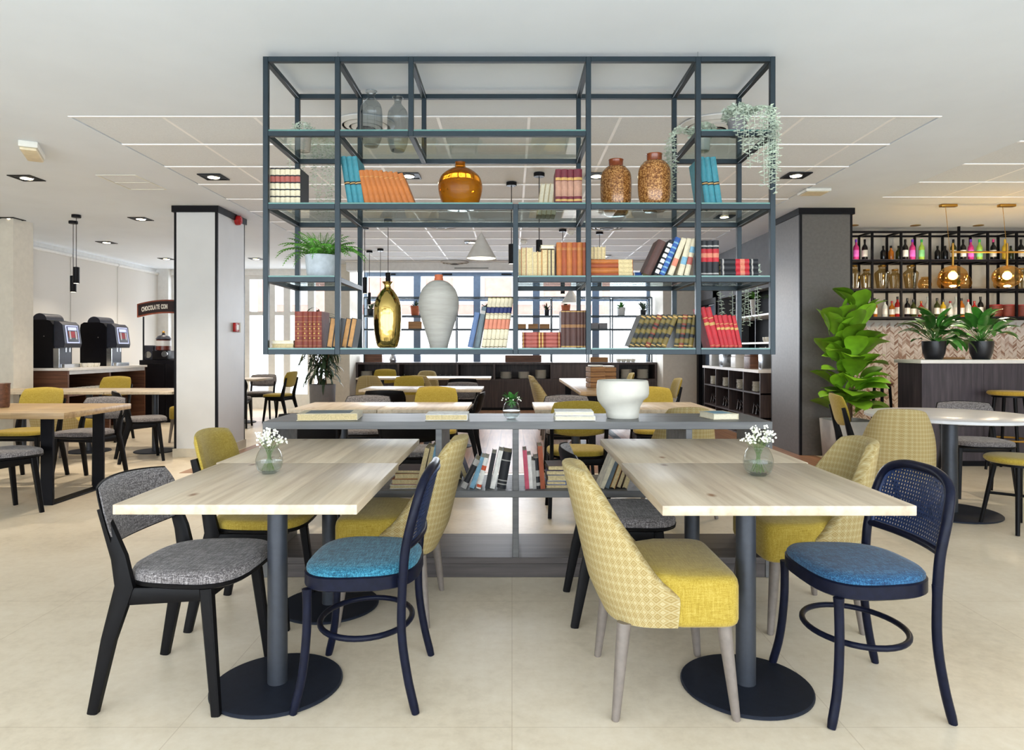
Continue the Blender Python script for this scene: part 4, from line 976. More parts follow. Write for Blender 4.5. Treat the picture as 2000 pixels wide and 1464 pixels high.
# flower glasses
def flower_glass(label, loc, r, kind):
    t = thing('flower_vase', label, 'vase', loc)
    MB().lathe(smooth_prof([(r * 0.5, 0.002), (r * 0.8, 0.012), (r, r * 0.85), (r * 0.86, r * 1.5), (r * 0.66, r * 1.85), (r * 0.70, r * 2.02)]), 32, cap=False).build('glass', 'clear_glass', t, angle=70)
    MB().lathe([(0.001, 0.0), (r * 0.52, 0.0), (r * 0.55, 0.006), (0.001, 0.006)], 32).build('glass_foot', 'clear_glass', t)
    MB().lathe([(r * 0.45, 0.007), (r * 0.82, 0.02), (r * 0.95, r * 0.9), (0.001, r * 0.9)], 28).build('water', 'water', t)
    random.seed(len(label))
    if kind == 'white':
        st_ = MB(); bl = MB()
        for k in range(34):
            a = random.uniform(0, 2 * PI); q = math.sqrt(random.random()) * r * 1.15; zt = r * (2.2 + 1.25 * random.random() * (1 - 0.3 * q / r))
            e = (q * math.cos(a), q * math.sin(a), zt)
            st_.tube([(0.55 * q * math.cos(a + 2.6), 0.55 * q * math.sin(a + 2.6), 0.012), (0.35 * q * math.cos(a), 0.35 * q * math.sin(a), r * 1.9), e], 0.0006, 4)
            for _ in range(4): bl.ball((e[0] + random.uniform(-.011, .011), e[1] + random.uniform(-.011, .011), e[2] + random.uniform(-.009, .009)), random.uniform(0.003, 0.0052), 6, 4)
        o = st_.build('stems', 'stem_green', t); o['kind'] = 'stuff'
        o = bl.build('blossoms', 'blossom', t); o['kind'] = 'stuff'
    else:
        lm = leaf_mesh('leaf', 0.055, 0.026, 0.5, 0.25, 'leaf_green', stem=0.05)
        for k in range(16):
            a = k * 2.4; put('leaf', lm, t, (0.012 * math.cos(a), 0.012 * math.sin(a), r * 1.9 + 0.012), (0, -random.uniform(0.3, 1.2), a))
        bl = MB()
        for k in range(16): a = random.uniform(0, 2 * PI); bl.ball((r * 1.1 * math.cos(a), r * 1.1 * math.sin(a), r * random.uniform(2.0, 2.5)), 0.0038, 6, 4)
        o = bl.build('blossoms', 'blossom', t); o['kind'] = 'stuff'
flower_glass('round glass vase of tiny white flowers on the near left table', (X(526, 2.62), 2.62, 0.761), 0.052, 'white')
flower_glass('round glass vase of tiny white flowers on the near right table', (X(1481, 2.58), 2.58, 0.761), 0.057, 'white')
flower_glass('small glass vase of green leaves on the bookcase top', (X(999, 3.80), 3.80, 0.853), 0.05, 'green')
random.seed(11)
# fiddle-leaf fig
t = thing('fig_plant', 'tall fiddle-leaf fig in a light grey planter before the dark column', 'plant', (X(1656, 7.38), 7.38, 0))
MB().loft([sup(40, r, r, 8, 0, 0, z) for z, r in ((0, 0.20), (0.004, 0.205), (0.46, 0.235), (0.465, 0.232), (0.465, 0.212), (0.42, 0.21))]).build('planter', 'planter_light', t, angle=50)
MB().lathe([(0.2, 0.41), (0.2, 0.425), (0.1, 0.43)], 24).build('soil', 'soil', t)
for k, (a, h_) in enumerate(((0.3, 1.72), (2.5, 1.55), (4.6, 1.25))):
    MB().tube(spl([(0.03 * math.cos(a), 0.03 * math.sin(a), 0.42), (0.07 * math.cos(a), 0.07 * math.sin(a), 0.9), (0.13 * math.cos(a + 0.3), 0.13 * math.sin(a + 0.3), h_)], 4), [0.012] * 6 + [0.008] * 3, 8).build('trunk', 'trunk_brown', t)
lf = [leaf_mesh('leaf', 0.31, 0.22, 0.9, 0.22, 'leaf_fig', 8, 1.3, 0.07, 0.5), leaf_mesh('leaf', 0.29, 0.22, 0.5, 0.3, 'leaf_fig', 8, 1.3, 0.05, 0.5), leaf_mesh('leaf', 0.35, 0.24, 1.3, 0.18, 'leaf_fig', 8, 1.3, 0.05, 0.5)]
for k in range(75):
    s_ = k % 3; a0, h_ = ((0.3, 1.72), (2.5, 1.55), (4.6, 1.25))[s_]; u = (k // 3) / 24.5; z = 0.55 + (h_ - 0.5) * u
    a = k * 2.399 + 0.4; c = 0.05 + 0.08 * u
    if math.sin(a) > 0.45: a = -a      # none grow into the column behind
    put('leaf', lf[k % 3], t, (c * math.cos(a0) + 0.085 * math.cos(a), c * math.sin(a0) + 0.06 * math.sin(a), z), (random.uniform(-0.5, 0.5), -0.35 - 0.6 * u - random.uniform(0, 0.6), a))
# pot plants on the bar
def lily(label, loc, seed):
    random.seed(seed)
    t = thing('leafy_pot_plant', label, 'plant', loc)
    pot_mesh(t, [(0.078, 0), (0.084, 0.004), (0.108, 0.07), (0.118, 0.15), (0.119, 0.2), (0.110, 0.2), (0.109, 0.17)], 'pot_black', 0.185, 0.108)
    lm = [leaf_mesh('leaf', 0.24, 0.075, 1.2, 0.3, 'leaf_lily', 7, 0.9, 0.16), leaf_mesh('leaf', 0.20, 0.085, 0.8, 0.25, 'leaf_lily', 7, 0.9, 0.14), leaf_mesh('leaf', 0.27, 0.07, 1.6, 0.3, 'leaf_lily', 7, 0.9, 0.18)]
    for k in range(52):
        a = k * 2.39996; el = random.uniform(0.1, 1.5); q = 0.17
        put('leaf', lm[k % 3], t, (q * math.cos(el) * math.cos(a), q * math.cos(el) * math.sin(a), 0.19 + q * math.sin(el)), (random.uniform(-0.4, 0.4), -el, a), (random.uniform(0.85, 1.3),) * 3)
BARZ = 1.135
lily('leafy green plant in a black pot on the bar, left of two', (4.64, 7.32, BARZ), 3)
lily('leafy green plant in a black pot on the bar, right of two', (5.16, 7.32, BARZ), 4)
random.seed(5)
# palm by the sheer windows
t = thing('potted_palm', 'tall dark leaved palm in a grey planter by the rear left pier', 'plant', (X(630, 12.2), 12.2, 0))
MB().lathe([(0.215, 0), (0.22, 0.004), (0.235, 0.595), (0.235, 0.60), (0.215, 0.60), (0.21, 0.56)], 36).build('planter', 'planter_grey', t, angle=50)
MB().lathe([(0.205, 0.55), (0.205, 0.57), (0.1, 0.575)], 24).build('soil', 'soil', t)
lm = [leaf_mesh('leaf', 0.40, 0.05, 1.6, 0.2, 'leaf_dark', 6, 0.8), leaf_mesh('leaf', 0.33, 0.045, 1.0, 0.2, 'leaf_dark', 6, 0.8), leaf_mesh('leaf', 0.44, 0.05, 2.2, 0.2, 'leaf_dark', 6, 0.8)]
for k in range(7):
    a = k * 0.9 + 0.2; h_ = 1.2 + 0.9 * ((k * 0.37) % 1)
    top = Vector((0.30 * math.cos(a) * (0.3 + ((k * 0.61) % 1)), 0.25 * math.sin(a), h_))
    cane_pts = spl([(0.07 * math.cos(a), 0.07 * math.sin(a), 0.56), (top.x * 0.5, top.y * 0.5, 0.56 + (h_ - 0.56) * 0.55), tuple(top)], 6)
    MB().tube(cane_pts, 0.009, 6).build('cane', 'trunk_brown', t)
    for j in range(42):
        u = 0.2 + 0.8 * j / 41; p = cane_pts[min(len(cane_pts) - 1, int(u * (len(cane_pts) - 1)))]
        put('leaf', lm[j % 3], t, tuple(p), (0, random.uniform(-0.9, 0.15), j * 2.4 + k), (random.uniform(0.75, 1.1),) * 3)
random.seed(6)

# ------------------------------------------------------------------ on and in the low bookcase
TZ = 0.853
def flat(label, x, y, z, wx_, wy_, th, rz, cover, page='page_white', panel=None):
    t = thing('book', label, 'book', (x, y, z + 0.0005), rz)
    MB().box(-wx_ / 2 + 0.004, wx_ / 2 - 0.003, -wy_ / 2 + 0.004, wy_ / 2 - 0.004, 0.0025, th - 0.0025).build('pages', page, t, smooth=False)
    cv = MB().box(-wx_ / 2, wx_ / 2, -wy_ / 2, wy_ / 2, 0, 0.0025).box(-wx_ / 2, wx_ / 2, -wy_ / 2, wy_ / 2, th - 0.0025, th).box(wx_ / 2 - 0.003, wx_ / 2, -wy_ / 2, wy_ / 2, 0.0025, th - 0.0025)
    cv.build('cover', cover, t, smooth=False)
    if panel: MB().box(-wx_ * 0.38, wx_ * 0.36, -wy_ * 0.36, wy_ * 0.36, th, th + 0.0006).build('cover_print', panel, t, smooth=False)
    return t
flat('large art book with a grey picture on its cover, on the bookcase top', X(645, 3.80), 3.81, TZ, 0.33, 0.24, 0.037, D(6), 'cloth_ivory', 'page', 'cloth_greyblue')
flat('white book on the bookcase top left of the green leaf vase', X(874, 3.78), 3.79, TZ, 0.235, 0.2, 0.032, D(1), 'cloth_white', 'page')
flat('lower white book under another on the bookcase top beside the bowl', X(1121, 3.77), 3.78, TZ, 0.225, 0.19, 0.024, D(-1), 'cloth_white')
flat('upper white book of the two on the bookcase top beside the bowl', X(1120, 3.775), 3.785, TZ + 0.026, 0.215, 0.18, 0.022, D(-2), 'cloth_white')
flat('small cream book alone at the right end of the bookcase top', X(1404, 3.82), 3.83, TZ, 0.15, 0.19, 0.032, D(9), 'cloth_ivory', 'page_white', 'cloth_skyblue')
t = thing('white_bowl', 'large white footed bowl with tilted waist on the bookcase top', 'bowl', (X(1216, 3.84), 3.84, TZ))
rg = []
for r, z, tl in ((0.088, 0.0, 0), (0.093, 0.006, 0), (0.094, 0.03, 0), (0.100, 0.055, 0.01), (0.120, 0.085, 0.02), (0.143, 0.11, 0.012), (0.150, 0.14, 0), (0.150, 0.18, 0), (0.145, 0.213, 0), (0.140, 0.217, 0), (0.136, 0.213, 0), (0.138, 0.15, 0), (0.11, 0.09, 0), (0.05, 0.06, 0)):
    rg.append([(r * math.cos(2 * PI * j / 48), r * math.sin(2 * PI * j / 48), z + tl * math.cos(2 * PI * j / 48 + 0.6)) for j in range(48)])
MB().loft(rg).build('bowl', 'bowl_white', t, angle=50)
SZ = 0.4745; yb = 3.66
def shelf_books(items, group, where):
    for i, (p0, wp, hp, a, cv, pg_, bd_, rev) in enumerate(items):
        s_ = (yb + 0.02) / F
        book('%s %s' % (['%s book' % DESC.get(cv, cv)][0] + (' with page edges out' if rev else ''), where[i]), X(p0, yb + 0.02), yb + 0.02 + 0.01 * (i % 2), SZ, wp * s_, hp * s_, 0.17, cv, bd_, a, rev, pg_, group, soft=not bd_)
DESC = {'white': 'white', 'black': 'black', 'silver': 'silver grey', 'skyblue': 'pale blue', 'pink': 'pink', 'tan': 'tan', 'ivory': 'ivory', 'orangered': 'orange striped', 'greyblue': 'grey', 'cream': 'cream', 'navy': 'navy', 'brown': 'brown', 'orange2': 'rust'}
shelf_books([(900, 11, 62, 27, 'silver', 'page', ((0.2, 0.8, 'black'),), False), (917, 9, 64, 20, 'skyblue', 'page_white', (), False), (930, 9, 62, 15, 'white', 'page_white', ((0.05, 0.14, 'orangered'), (0.6, 0.75, 'orangered')), False), (947, 9, 70, 11, 'black', 'page_white', (), False), (957, 9, 76, 13, 'white', 'page_white', (), False), (970, 18, 72, 10, 'black', 'page', ((0.1, 0.13, 'silver'), (0.2, 0.23, 'silver'), (0.75, 0.78, 'silver')), False)],
            'books left of the central divider', ['leaning leftmost on the low shelf, big lettering', 'leaning second from the left on the low shelf', 'with orange stripes leaning on the low shelf', 'leaning behind the striped book on the low shelf', 'tall and leaning on the low shelf', 'thick with silver bands beside the central divider'])
shelf_books([(864, 12, 50, -20, 'cream', 'page', (), True), (884, 12, 62, -22, 'cream', 'page', (), True), (903, 10, 64, -20, 'navy', 'page', (), True)], 'books behind the patterned tub chair', ['low behind the tub chair, leftmost', 'behind the tub chair, middle', 'behind the tub chair, rightmost'])
for o in [o for o in COL.objects if o.get('group') == 'books behind the patterned tub chair']: o.location.y += 0.2
shelf_books([(1026, 8, 76, -4, 'pink', 'page_white', (), False), (1033, 8, 66, -3, 'white', 'page_white', (), False), (1041, 7, 56, -3, 'silver', 'page_white', (), False), (1047, 9, 60, -4, 'black', 'page_white', ((0.1, 0.2, 'silver'), (0.4, 0.6, 'silver')), False), (1056, 9, 84, -4, 'orange2', 'page', (), False)],
            'books right of the central divider', ['leaning on the central divider', 'next to the pink book', 'low next to the pink book', 'with pale lettering near the central divider', 'standing tall near the central divider'])
shelf_books([(1172, 8, 66, 22, 'ivory', 'page_white', (), False), (1182, 8, 62, 20, 'greyblue', 'page', (), False), (1192, 9, 60, 20, 'tan', 'page', (), True), (1204, 9, 58, 20, 'brown', 'page', (), True), (1216, 9, 54, 18, 'cream', 'page', (), True)],
            'books leaning under the near right table', ['leaning behind the grey chair, leftmost', 'leaning behind the grey chair, second', 'leaning behind the grey chair, third', 'leaning behind the grey chair, fourth', 'leaning behind the grey chair, rightmost'])
shelf_books([(812, 9, 82, 13, 'cream', 'page', (), True), (824, 8, 84, 12, 'cream', 'page', (), True), (833, 8, 86, 11, 'skyblue', 'page_white', (), False)], 'books beside the left divider', ['leaning by the left divider, first', 'leaning by the left divider, second', 'leaning against the left divider'])
zz = SZ
for i, (wx_, th, cv) in enumerate(((0.17, 0.022, 'cloth_white'), (0.15, 0.03, 'cloth_orange2'), (0.15, 0.03, 'cloth_tan'), (0.14, 0.018, 'cloth_brown'))):
    flat('%s book of the small pile on the low shelf at the left' % ['lowest white', 'second rust', 'third tan', 'topmost brown'][i], -0.60 + 0.008 * i, 3.79, zz, wx_, 0.2, th, D(4 - 5 * (i % 2)), cv, 'page'); zz += th + 0.001
zz = SZ
for i, (wx_, th, cv) in enumerate(((0.12, 0.016, 'cloth_cream'), (0.11, 0.022, 'cloth_blue'), (0.12, 0.03, 'cloth_ivory'), (0.13, 0.026, 'cloth_navy'), (0.13, 0.026, 'cloth_brown'))):
    flat('%s book of the small pile beside the rust book' % ['lowest cream', 'second blue', 'third ivory', 'fourth navy', 'topmost brown'][i], 0.245 + 0.004 * i, 3.80, zz, wx_, 0.18, th, D(3 - 4 * (i % 2)), cv, 'page'); zz += th + 0.001

# ------------------------------------------------------------------ dark sideboard before the rear windows
SX0, SX1, SY0, SY1, STOP = -3.165, 2.94, 13.5, 14.15, 0.975
sb = thing('sideboard', 'long dark wooden sideboard with open niches under the rear windows', 'cabinet', (0, SY0, 0))
def sbb(name, x0, x1, y0, y1, z0, z1, m_='dark_wood'): return MB().box(x0, x1, y0, y1, z0, z1).build(name, m_, sb, smooth=False)
dy = SY1 - SY0
sbb('top_board', SX0, SX1, 0, dy, 0.935, STOP); sbb('back_panel', SX0, SX1, dy - 0.03, dy, 0.0, 0.935); sbb('niche_floor', SX0, SX1, 0.0, dy - 0.03, 0.60, 0.64)
sbb('plinth', SX0 + 0.02, SX1 - 0.02, 0.03, dy - 0.03, 0.0, 0.06, 'trim_black')
nx = [SX0, -2.33, -1.13, -0.38, 0.78, 2.13, SX1 - 0.0]
for x in nx: sbb('upright', min(x, SX1 - 0.04), min(x, SX1 - 0.04) + 0.04, 0.0, dy - 0.03, 0.64, 0.935)
for i in range(10):
    a = SX0 + (SX1 - SX0) * i / 10; b_ = SX0 + (SX1 - SX0) * (i + 1) / 10
    dr_ = sbb('door', a + 0.004, b_ - 0.004, -0.005, 0.02, 0.06, 0.595)
sbb('fascia', 0.82, 2.13, -0.004, 0.016, 0.645, 0.93)
sbb('carcass', SX0, SX1, 0.02, dy - 0.03, 0.06, 0.60)
def plates(label, x, y, z, n, r, group):
    t = thing('plate_stack', label, 'plates', (x, y, z), group=group)
    me = MB().lathe([(r * 0.55, 0), (r * 0.6, 0.001), (r, 0.012), (r * 0.98, 0.0145), (r * 0.6, 0.006), (r * 0.2, 0.006)], 24).mesh('plate'); me.materials.append(MATS['plate_white'])
    for k in range(n): put('plate', me, t, (random.uniform(-.003, .003), random.uniform(-.003, .003), 0.0125 * k))
for i, (px, n) in enumerate(((716, 12), (988, 11), (1023, 11), (1056, 14), (1223, 15), (1255, 15))):
    plates('stack of cream plates in the sideboard, %s' % ORD[i], X(px, 13.64), 13.64, 0.641, n, 0.115, 'plate stacks in the sideboard')
for i in range(10):
    x = -2.2 + 0.105 * i
    if i == 10: continue
    tag(MB().lathe([(0.03, 0), (0.036, 0.01), (0.04, 0.085), (0.036, 0.085), (0.03, 0.012)], 14).build('glass_cup', 'clear_glass', None, (x, 13.62, 0.641)), 'small drinking glass in the sideboard niche, ' + ORD[i], 'glass', 'drinking glasses in the sideboard')
# window rack above
WY = 13.72; wr = thing('window_rack', 'thin dark metal shelving in front of the rear windows', 'shelf', (0, WY, STOP))
def wb(x0, x1, y0, y1, z0, z1): MB().box(x0, x1, y0, y1, z0 - STOP, z1 - STOP).build('frame_bar', 'rack_steel', wr, smooth=False)
WXS = [-3.05, -1.15, 0.82, 1.58, 2.07, 2.88]; ZT, Z1_, Z2_ = 2.31, 1.92, 1.645
for y in (0.0, 0.32):
    for x in WXS: wb(x - 0.012, x + 0.012, y - 0.012, y + 0.012, STOP, ZT)
    for z in (ZT, Z1_, Z2_):
        for a, b_ in zip(WXS[:-1], WXS[1:]): wb(a + 0.012, b_ - 0.012, y - 0.012, y + 0.012, z - 0.012, z + 0.012)
for x in WXS:
    for z in (ZT, Z1_, Z2_): wb(x - 0.012, x + 0.012, 0.012, 0.308, z - 0.012, z + 0.012)
for z in (Z1_, Z2_):
    for a, b_ in zip(WXS[:-1], WXS[1:]): MB().box(a + 0.014, b_ - 0.014, -0.01, 0.33, z + 0.012 - STOP, z + 0.02 - STOP).build('shelf_board', 'rack_steel', wr, smooth=False)
def small_plant(label, x, z, r, h, potm, leafm, n=26, L=0.13):
    t = thing('small_plant', label, 'plant', (x, WY + 0.15, z))
    pot_mesh(t, [(r * 0.75, 0), (r * 0.78, 0.003), (r, h), (r * 0.9, h), (r * 0.88, h - 0.02)], potm, h - 0.012, r * 0.9)
    lm_ = leaf_mesh('leaf', L, 0.03, 1.0, 0.2, leafm, 4)
    for k in range(n): a = k * 2.4; put('leaf', lm_, t, (0.02 * math.cos(a), 0.02 * math.sin(a), h - 0.01), (0, -random.uniform(0.2, 1.4), a))
zs1, zs2 = Z1_ + 0.021, Z2_ + 0.021
small_plant('dark little plant at the left end of the window rack', X(724, 13.87), zs1, 0.08, 0.14, 'pot_black', 'leaf_dark', 30, 0.2)
small_plant('little plant in a terracotta pot left of the white vase, window rack', X(811, 13.87), zs1, 0.1, 0.2, 'terracotta', 'leaf_dark', 30, 0.16)
small_plant('little plant in a dark pot behind the blue banded volumes, window rack', X(948, 13.87), zs1, 0.08, 0.15, 'pot_black', 'leaf_dark', 26, 0.17)
small_plant('airy plant near the middle of the window rack', X(1068, 13.87), zs1, 0.06, 0.12, 'pot_black', 'leaf_dark', 24, 0.2)
small_plant('little plant in a terracotta pot behind the dark brown volumes', X(1105, 13.87), zs1, 0.1, 0.22, 'terracotta', 'leaf_dark', 30, 0.16)
small_plant('green plant in a white pot on the right of the window rack', X(1213, 13.87), zs1, 0.095, 0.17, 'lamp_white', 'leaf_green', 36, 0.16)
small_plant('upright dark plant at the right end of the window rack', X(1256, 13.87), zs1, 0.07, 0.12, 'pot_black', 'leaf_dark', 36, 0.24)
def wbox(label, x, z, w_, h_, m_, dp=0.22, name='storage_box'):
    t = thing(name, label, 'box', (x, WY + 0.15, z), group='boxes on the window rack')
    b2 = 0.012
    for a in ((-w_ / 2, w_ / 2, -dp / 2, -dp / 2 + b2), (-w_ / 2, w_ / 2, dp / 2 - b2, dp / 2), (-w_ / 2, -w_ / 2 + b2, -dp / 2 + b2, dp / 2 - b2), (w_ / 2 - b2, w_ / 2, -dp / 2 + b2, dp / 2 - b2)): MB().box(*a, 0, h_).build('side', m_, t, smooth=False)
    MB().box(-w_ / 2 + b2, w_ / 2 - b2, -dp / 2 + b2, dp / 2 - b2, 0, b2).build('bottom', m_, t, smooth=False)
wbox('wooden box on the window rack beside the white vase', X(811, 13.8), zs2, 0.28, 0.15, 'box_wood')
for i, px in enumerate((1018, 1041, 1064)): wbox('wooden box on the window rack, %s of three' % ORD[i], X(px, 13.8), zs2, 0.2, 0.1, 'box_wood')
wbox('dark brown box on the sideboard at the left', X(730, 13.8), STOP + 0.001, 0.36, 0.17, 'brown_wood')
wbox('dark red tray on the sideboard near the middle', X(1022, 13.8), STOP + 0.001, 0.75, 0.14, 'brown_wood')
for i, px in enumerate((1160, 1178)): wbox('grey bin on the right of the window rack, %s' % ['left one', 'right one'][i], X(px, 13.8), STOP + 0.35 if False else zs2, 0.17, 0.12, 'planter_grey')
wbox('low wooden tray on the right of the sideboard', X(1170, 13.8), STOP + 0.001, 0.36, 0.1, 'box_wood')
for i in range(8):
    tag(MB().lathe([(0.03, 0), (0.042, 0.03), (0.045, 0.07), (0.04, 0.07), (0.03, 0.008)], 14).build('cup', 'plate_white', None, (1.72 + (i % 4) * 0.1 + 0.5, 13.80 + 0.12 * (i // 4), STOP + 0.001)), 'white cup on the sideboard, %s row, %s' % ('back' if i > 3 else 'front', ORD[i % 4]), 'cup', 'white cups on the sideboard')
t = thing('metal_jug', 'small metal jug on the sideboard at the left', 'jug', (X(768, 13.75), 13.75, STOP + 0.001))
MB().lathe(smooth_prof([(0.06, 0), (0.075, 0.04), (0.07, 0.1), (0.05, 0.15), (0.06, 0.17)]), 24).build('body', 'chrome', t)
MB().tube(spl([(0.055, 0, 0.15), (0.11, 0, 0.13), (0.11, 0, 0.06), (0.072, 0, 0.05)], 5), 0.008, 6).build('handle', 'chrome', t)
# woven crates on the long table
for i, (px, d_, h_, w_) in enumerate(((1163, 8.6, 0.27, 0.20), (1186, 9.1, 0.25, 0.19))):
    t = thing('bread_crate', ['brown woven crate tower on the long table, nearer one', 'brown woven crate tower on the long table, farther one'][i], 'crate', (X(px, d_), d_, 0.751), D(12))
    for k in range(4):
        z0 = k * h_ / 4
        MB().rbox(-w_ / 2, w_ / 2, -w_ / 2, w_ / 2, z0 + 0.004, z0 + h_ / 4 - 0.004, 0.006, 1).build('woven_tier', 'box_wood', t)
        MB().box(-w_ / 2 + 0.01, w_ / 2 - 0.01, -w_ / 2 + 0.01, w_ / 2 - 0.01, z0 - 0.0 if k else 0.0, z0 + h_ / 4).build('tier_gap', 'brown_wood', t, smooth=False)
    MB().rbox(-w_ / 2 + 0.02, w_ / 2 - 0.02, -w_ / 2 + 0.02, w_ / 2 - 0.02, h_, h_ + 0.02, 0.006, 1).build('napkin', 'plate_white', t)

# ------------------------------------------------------------------ service unit in the alcove on the right
AX = 3.34
al = thing('service_cabinet', 'black service cabinet with white worktop and plate niches along the grey wall', 'cabinet', (AX, 8.95, 0))
def alb(name, x0, x1, y0, y1, z0, z1, m_): MB().box(x0, x1, y0, y1, z0, z1).build(name, m_, al, smooth=False)
LN = 2.62
alb('worktop', -0.03, 0.28, 0, LN, 0.925, 0.965, 'counter_white'); alb('back_panel', 0.24, 0.26, 0, LN, 0.0, 0.925, 'trim_black')
for z in (0.0, 0.30, 0.63): alb('shelf_board', 0.0, 0.24, 0.0, LN, z, z + 0.022, 'dark_wood')
for k in range(5): alb('upright', -0.002, 0.24, (LN - 0.025) * k / 4, (LN - 0.025) * k / 4 + 0.025, 0.022, 0.925, 'dark_wood')
for k in range(4): plates('stack of plates in the service cabinet, %s from the front' % ['first', 'second', 'third', 'fourth'][k], AX + 0.12, 8.95 + 0.33 + LN * k / 4, 0.653, 11, 0.105, 'plate stacks in the service cabinet')
for k in range(4):
    t = thing('wine_rest', 'bent steel glass holder in the service cabinet, %s from the front' % ['first', 'second', 'third', 'fourth'][k], 'holder', (AX + 0.1, 9.27 + LN * k / 4, 0.323), group='steel holders in the service cabinet')
    for s_ in (-0.06, 0.06): MB().tube([(0.06, s_, 0), (-0.05, s_, 0.17), (-0.06, s_ + 0.01, 0.02)], 0.007, 6).build('rod', 'chrome', t)
ash = thing('alcove_shelf', 'white wall shelves above the service cabinet', 'shelf', (3.84, 8.95, 1.3))
for z in (0.02, 0.43): MB().rbox(-0.22, 0.28, 0.0, 2.6, z, z + 0.03, 0.003, 1).build('shelf_board', 'counter_white', ash)
for y in (0.02, 1.0, 2.0): MB().box(-0.2, -0.18, y, y + 0.02, -0.33, 1.4).build('post', 'black_metal', ash, smooth=False)
for i, (y, h_, c_) in enumerate(((9.4, 0.2, 'lamp_white'), (10.15, 0.24, 'lamp_white'))):
    t = thing('tall_vase_plant', ['green sprig in a white pot on the upper alcove shelf, nearer', 'green sprig in a white pot on the upper alcove shelf, farther'][i], 'plant', (3.70, y, 1.761))
    MB().lathe([(0.05, 0), (0.07, h_), (0.06, h_), (0.045, 0.02)], 20).build('pot', c_, t)
    lm_ = leaf_mesh('leaf', 0.16, 0.05, 0.8, 0.2, 'leaf_fern', 4)
    for k in range(18): put('leaf', lm_, t, (0, 0, h_), (0, -random.uniform(0.3, 1.4), k * 2.4))
for i in range(6): tag(MB().lathe([(0.03, 0), (0.045, 0.03), (0.047, 0.07), (0.04, 0.07), (0.03, 0.01)], 14).build('cup', 'plate_white', None, (3.70, 9.1 + 0.12 * i, 1.351)), 'white cup on the lower alcove shelf, ' + ['nearest', 'second', 'third', 'fourth', 'fifth', 'farthest'][i] + ' in the row', 'cup', 'cups on the alcove shelf')
for i, (y, w_, h_, m_) in enumerate(((9.05, 0.12, 0.30, 'chrome'), (9.55, 0.25, 0.22, 'brown_wood'), (10.15, 0.22, 0.2, 'counter_white'), (10.75, 0.2, 0.26, 'chrome'), (11.3, 0.14, 0.3, 'lamp_white'))):
    t = thing('service_box', ['clear steel cutlery box at the near end of the white worktop', 'brown basket box on the white worktop', 'white napkin box on the white worktop', 'steel appliance on the white worktop', 'pale canister at the far end of the white worktop'][i], 'box', (AX + 0.12, y, 0.966))
    MB().rbox(-0.09, 0.09, -w_ / 2, w_ / 2, 0, h_ * 0.8, 0.006).build('body', m_, t); MB().rbox(-0.085, 0.085, -w_ / 2 + 0.01, w_ / 2 - 0.01, h_ * 0.8, h_, 0.006).build('lid', 'counter_white' if i != 1 else 'brown_wood', t)
    MB().rbox(-0.012, 0.012, -0.03, 0.03, h_, h_ + 0.012, 0.003, 1).build('knob', 'black_metal', t)

# ------------------------------------------------------------------ bar
bar_ = thing('bar_counter', 'dark wooden bar counter with white stone top', 'bar', (4.36, 7.08, 0))
MB().rbox(-0.03, 3.2, -0.03, 0.47, 1.095, 1.134, 0.004).build('stone_top', 'counter_white', bar_)
MB().box(0.02, 3.2, 0.02, 0.44, 0.0, 1.095).build('carcass', 'trim_black', bar_, smooth=False)
MB().box(0.0, 0.02, 0.0, 0.44, 0.0, 1.095).build('end_panel', 'bar_wood', bar_, smooth=False)
for k in range(5): MB().box(0.02 + 0.64 * k + 0.002, 0.02 + 0.64 * (k + 1) - 0.002, 0.0, 0.02, 0.06, 1.095).build('front_panel', 'bar_wood', bar_, smooth=False)
t = thing('serving_tray', 'flat wooden tray lying on the bar behind the plants', 'tray', (4.86, 7.44, BARZ))
MB().rbox(-0.16, 0.16, -0.07, 0.07, 0, 0.012, 0.003, 1).build('board', 'box_wood', t); MB().box(-0.16, 0.16, -0.07, -0.06, 0.012, 0.022).build('edge', 'box_wood', t, smooth=False); MB().box(-0.16, 0.16, 0.06, 0.07, 0.012, 0.022).build('edge', 'box_wood', t, smooth=False)
# chevron tiles on the bar wall: every tile modelled, too small to pick apart
m, nt, b = base('chevron_tile', 0.32)
ge = N(nt, 'ShaderNodeNewGeometry')
nt.links.new(ramp(nt, ge.outputs['Random Per Island'], [(0.0, (150, 116, 100)), (0.22, (186, 160, 148)), (0.45, (220, 208, 202)), (1.0, (240, 234, 232))]), b.inputs['Base Color'])
tl = MB(); pw, ph_, th = 0.056, 0.022, 0.007
wallp = struct(MB().box(4.0, 7.55, 9.44, 9.5, 0.0, 1.66).build('wall_bar_tiled', 'wall_white', smooth=False))
for i in range(62):
    for j in range(-1, 78):
        x0 = 4.02 + i * pw; x1 = x0 + pw - 0.003; s_ = 0.046 if i % 2 else -0.046; z0 = j * ph_ + (0.0 if i % 2 else 0.046) 
        if z0 < 0.04 or z0 + 0.05 > 1.62 or z0 + s_ < 0.0: continue
        a, c_ = (z0, z0 + s_)
        q = [(x0, 9.44, a), (x1, 9.44, c_), (x1, 9.44, c_ + ph_ - 0.003), (x0, 9.44, a + ph_ - 0.003)]
        tl.add(q + [(x, 9.44 - th, z) for x, y, z in q], [(4, 5, 6, 7), (0, 1, 5, 4), (1, 2, 6, 5), (2, 3, 7, 6), (3, 0, 4, 7)])
o = tl.build('chevron_tiles', 'chevron_tile', wallp, smooth=False); o['kind'] = 'stuff'
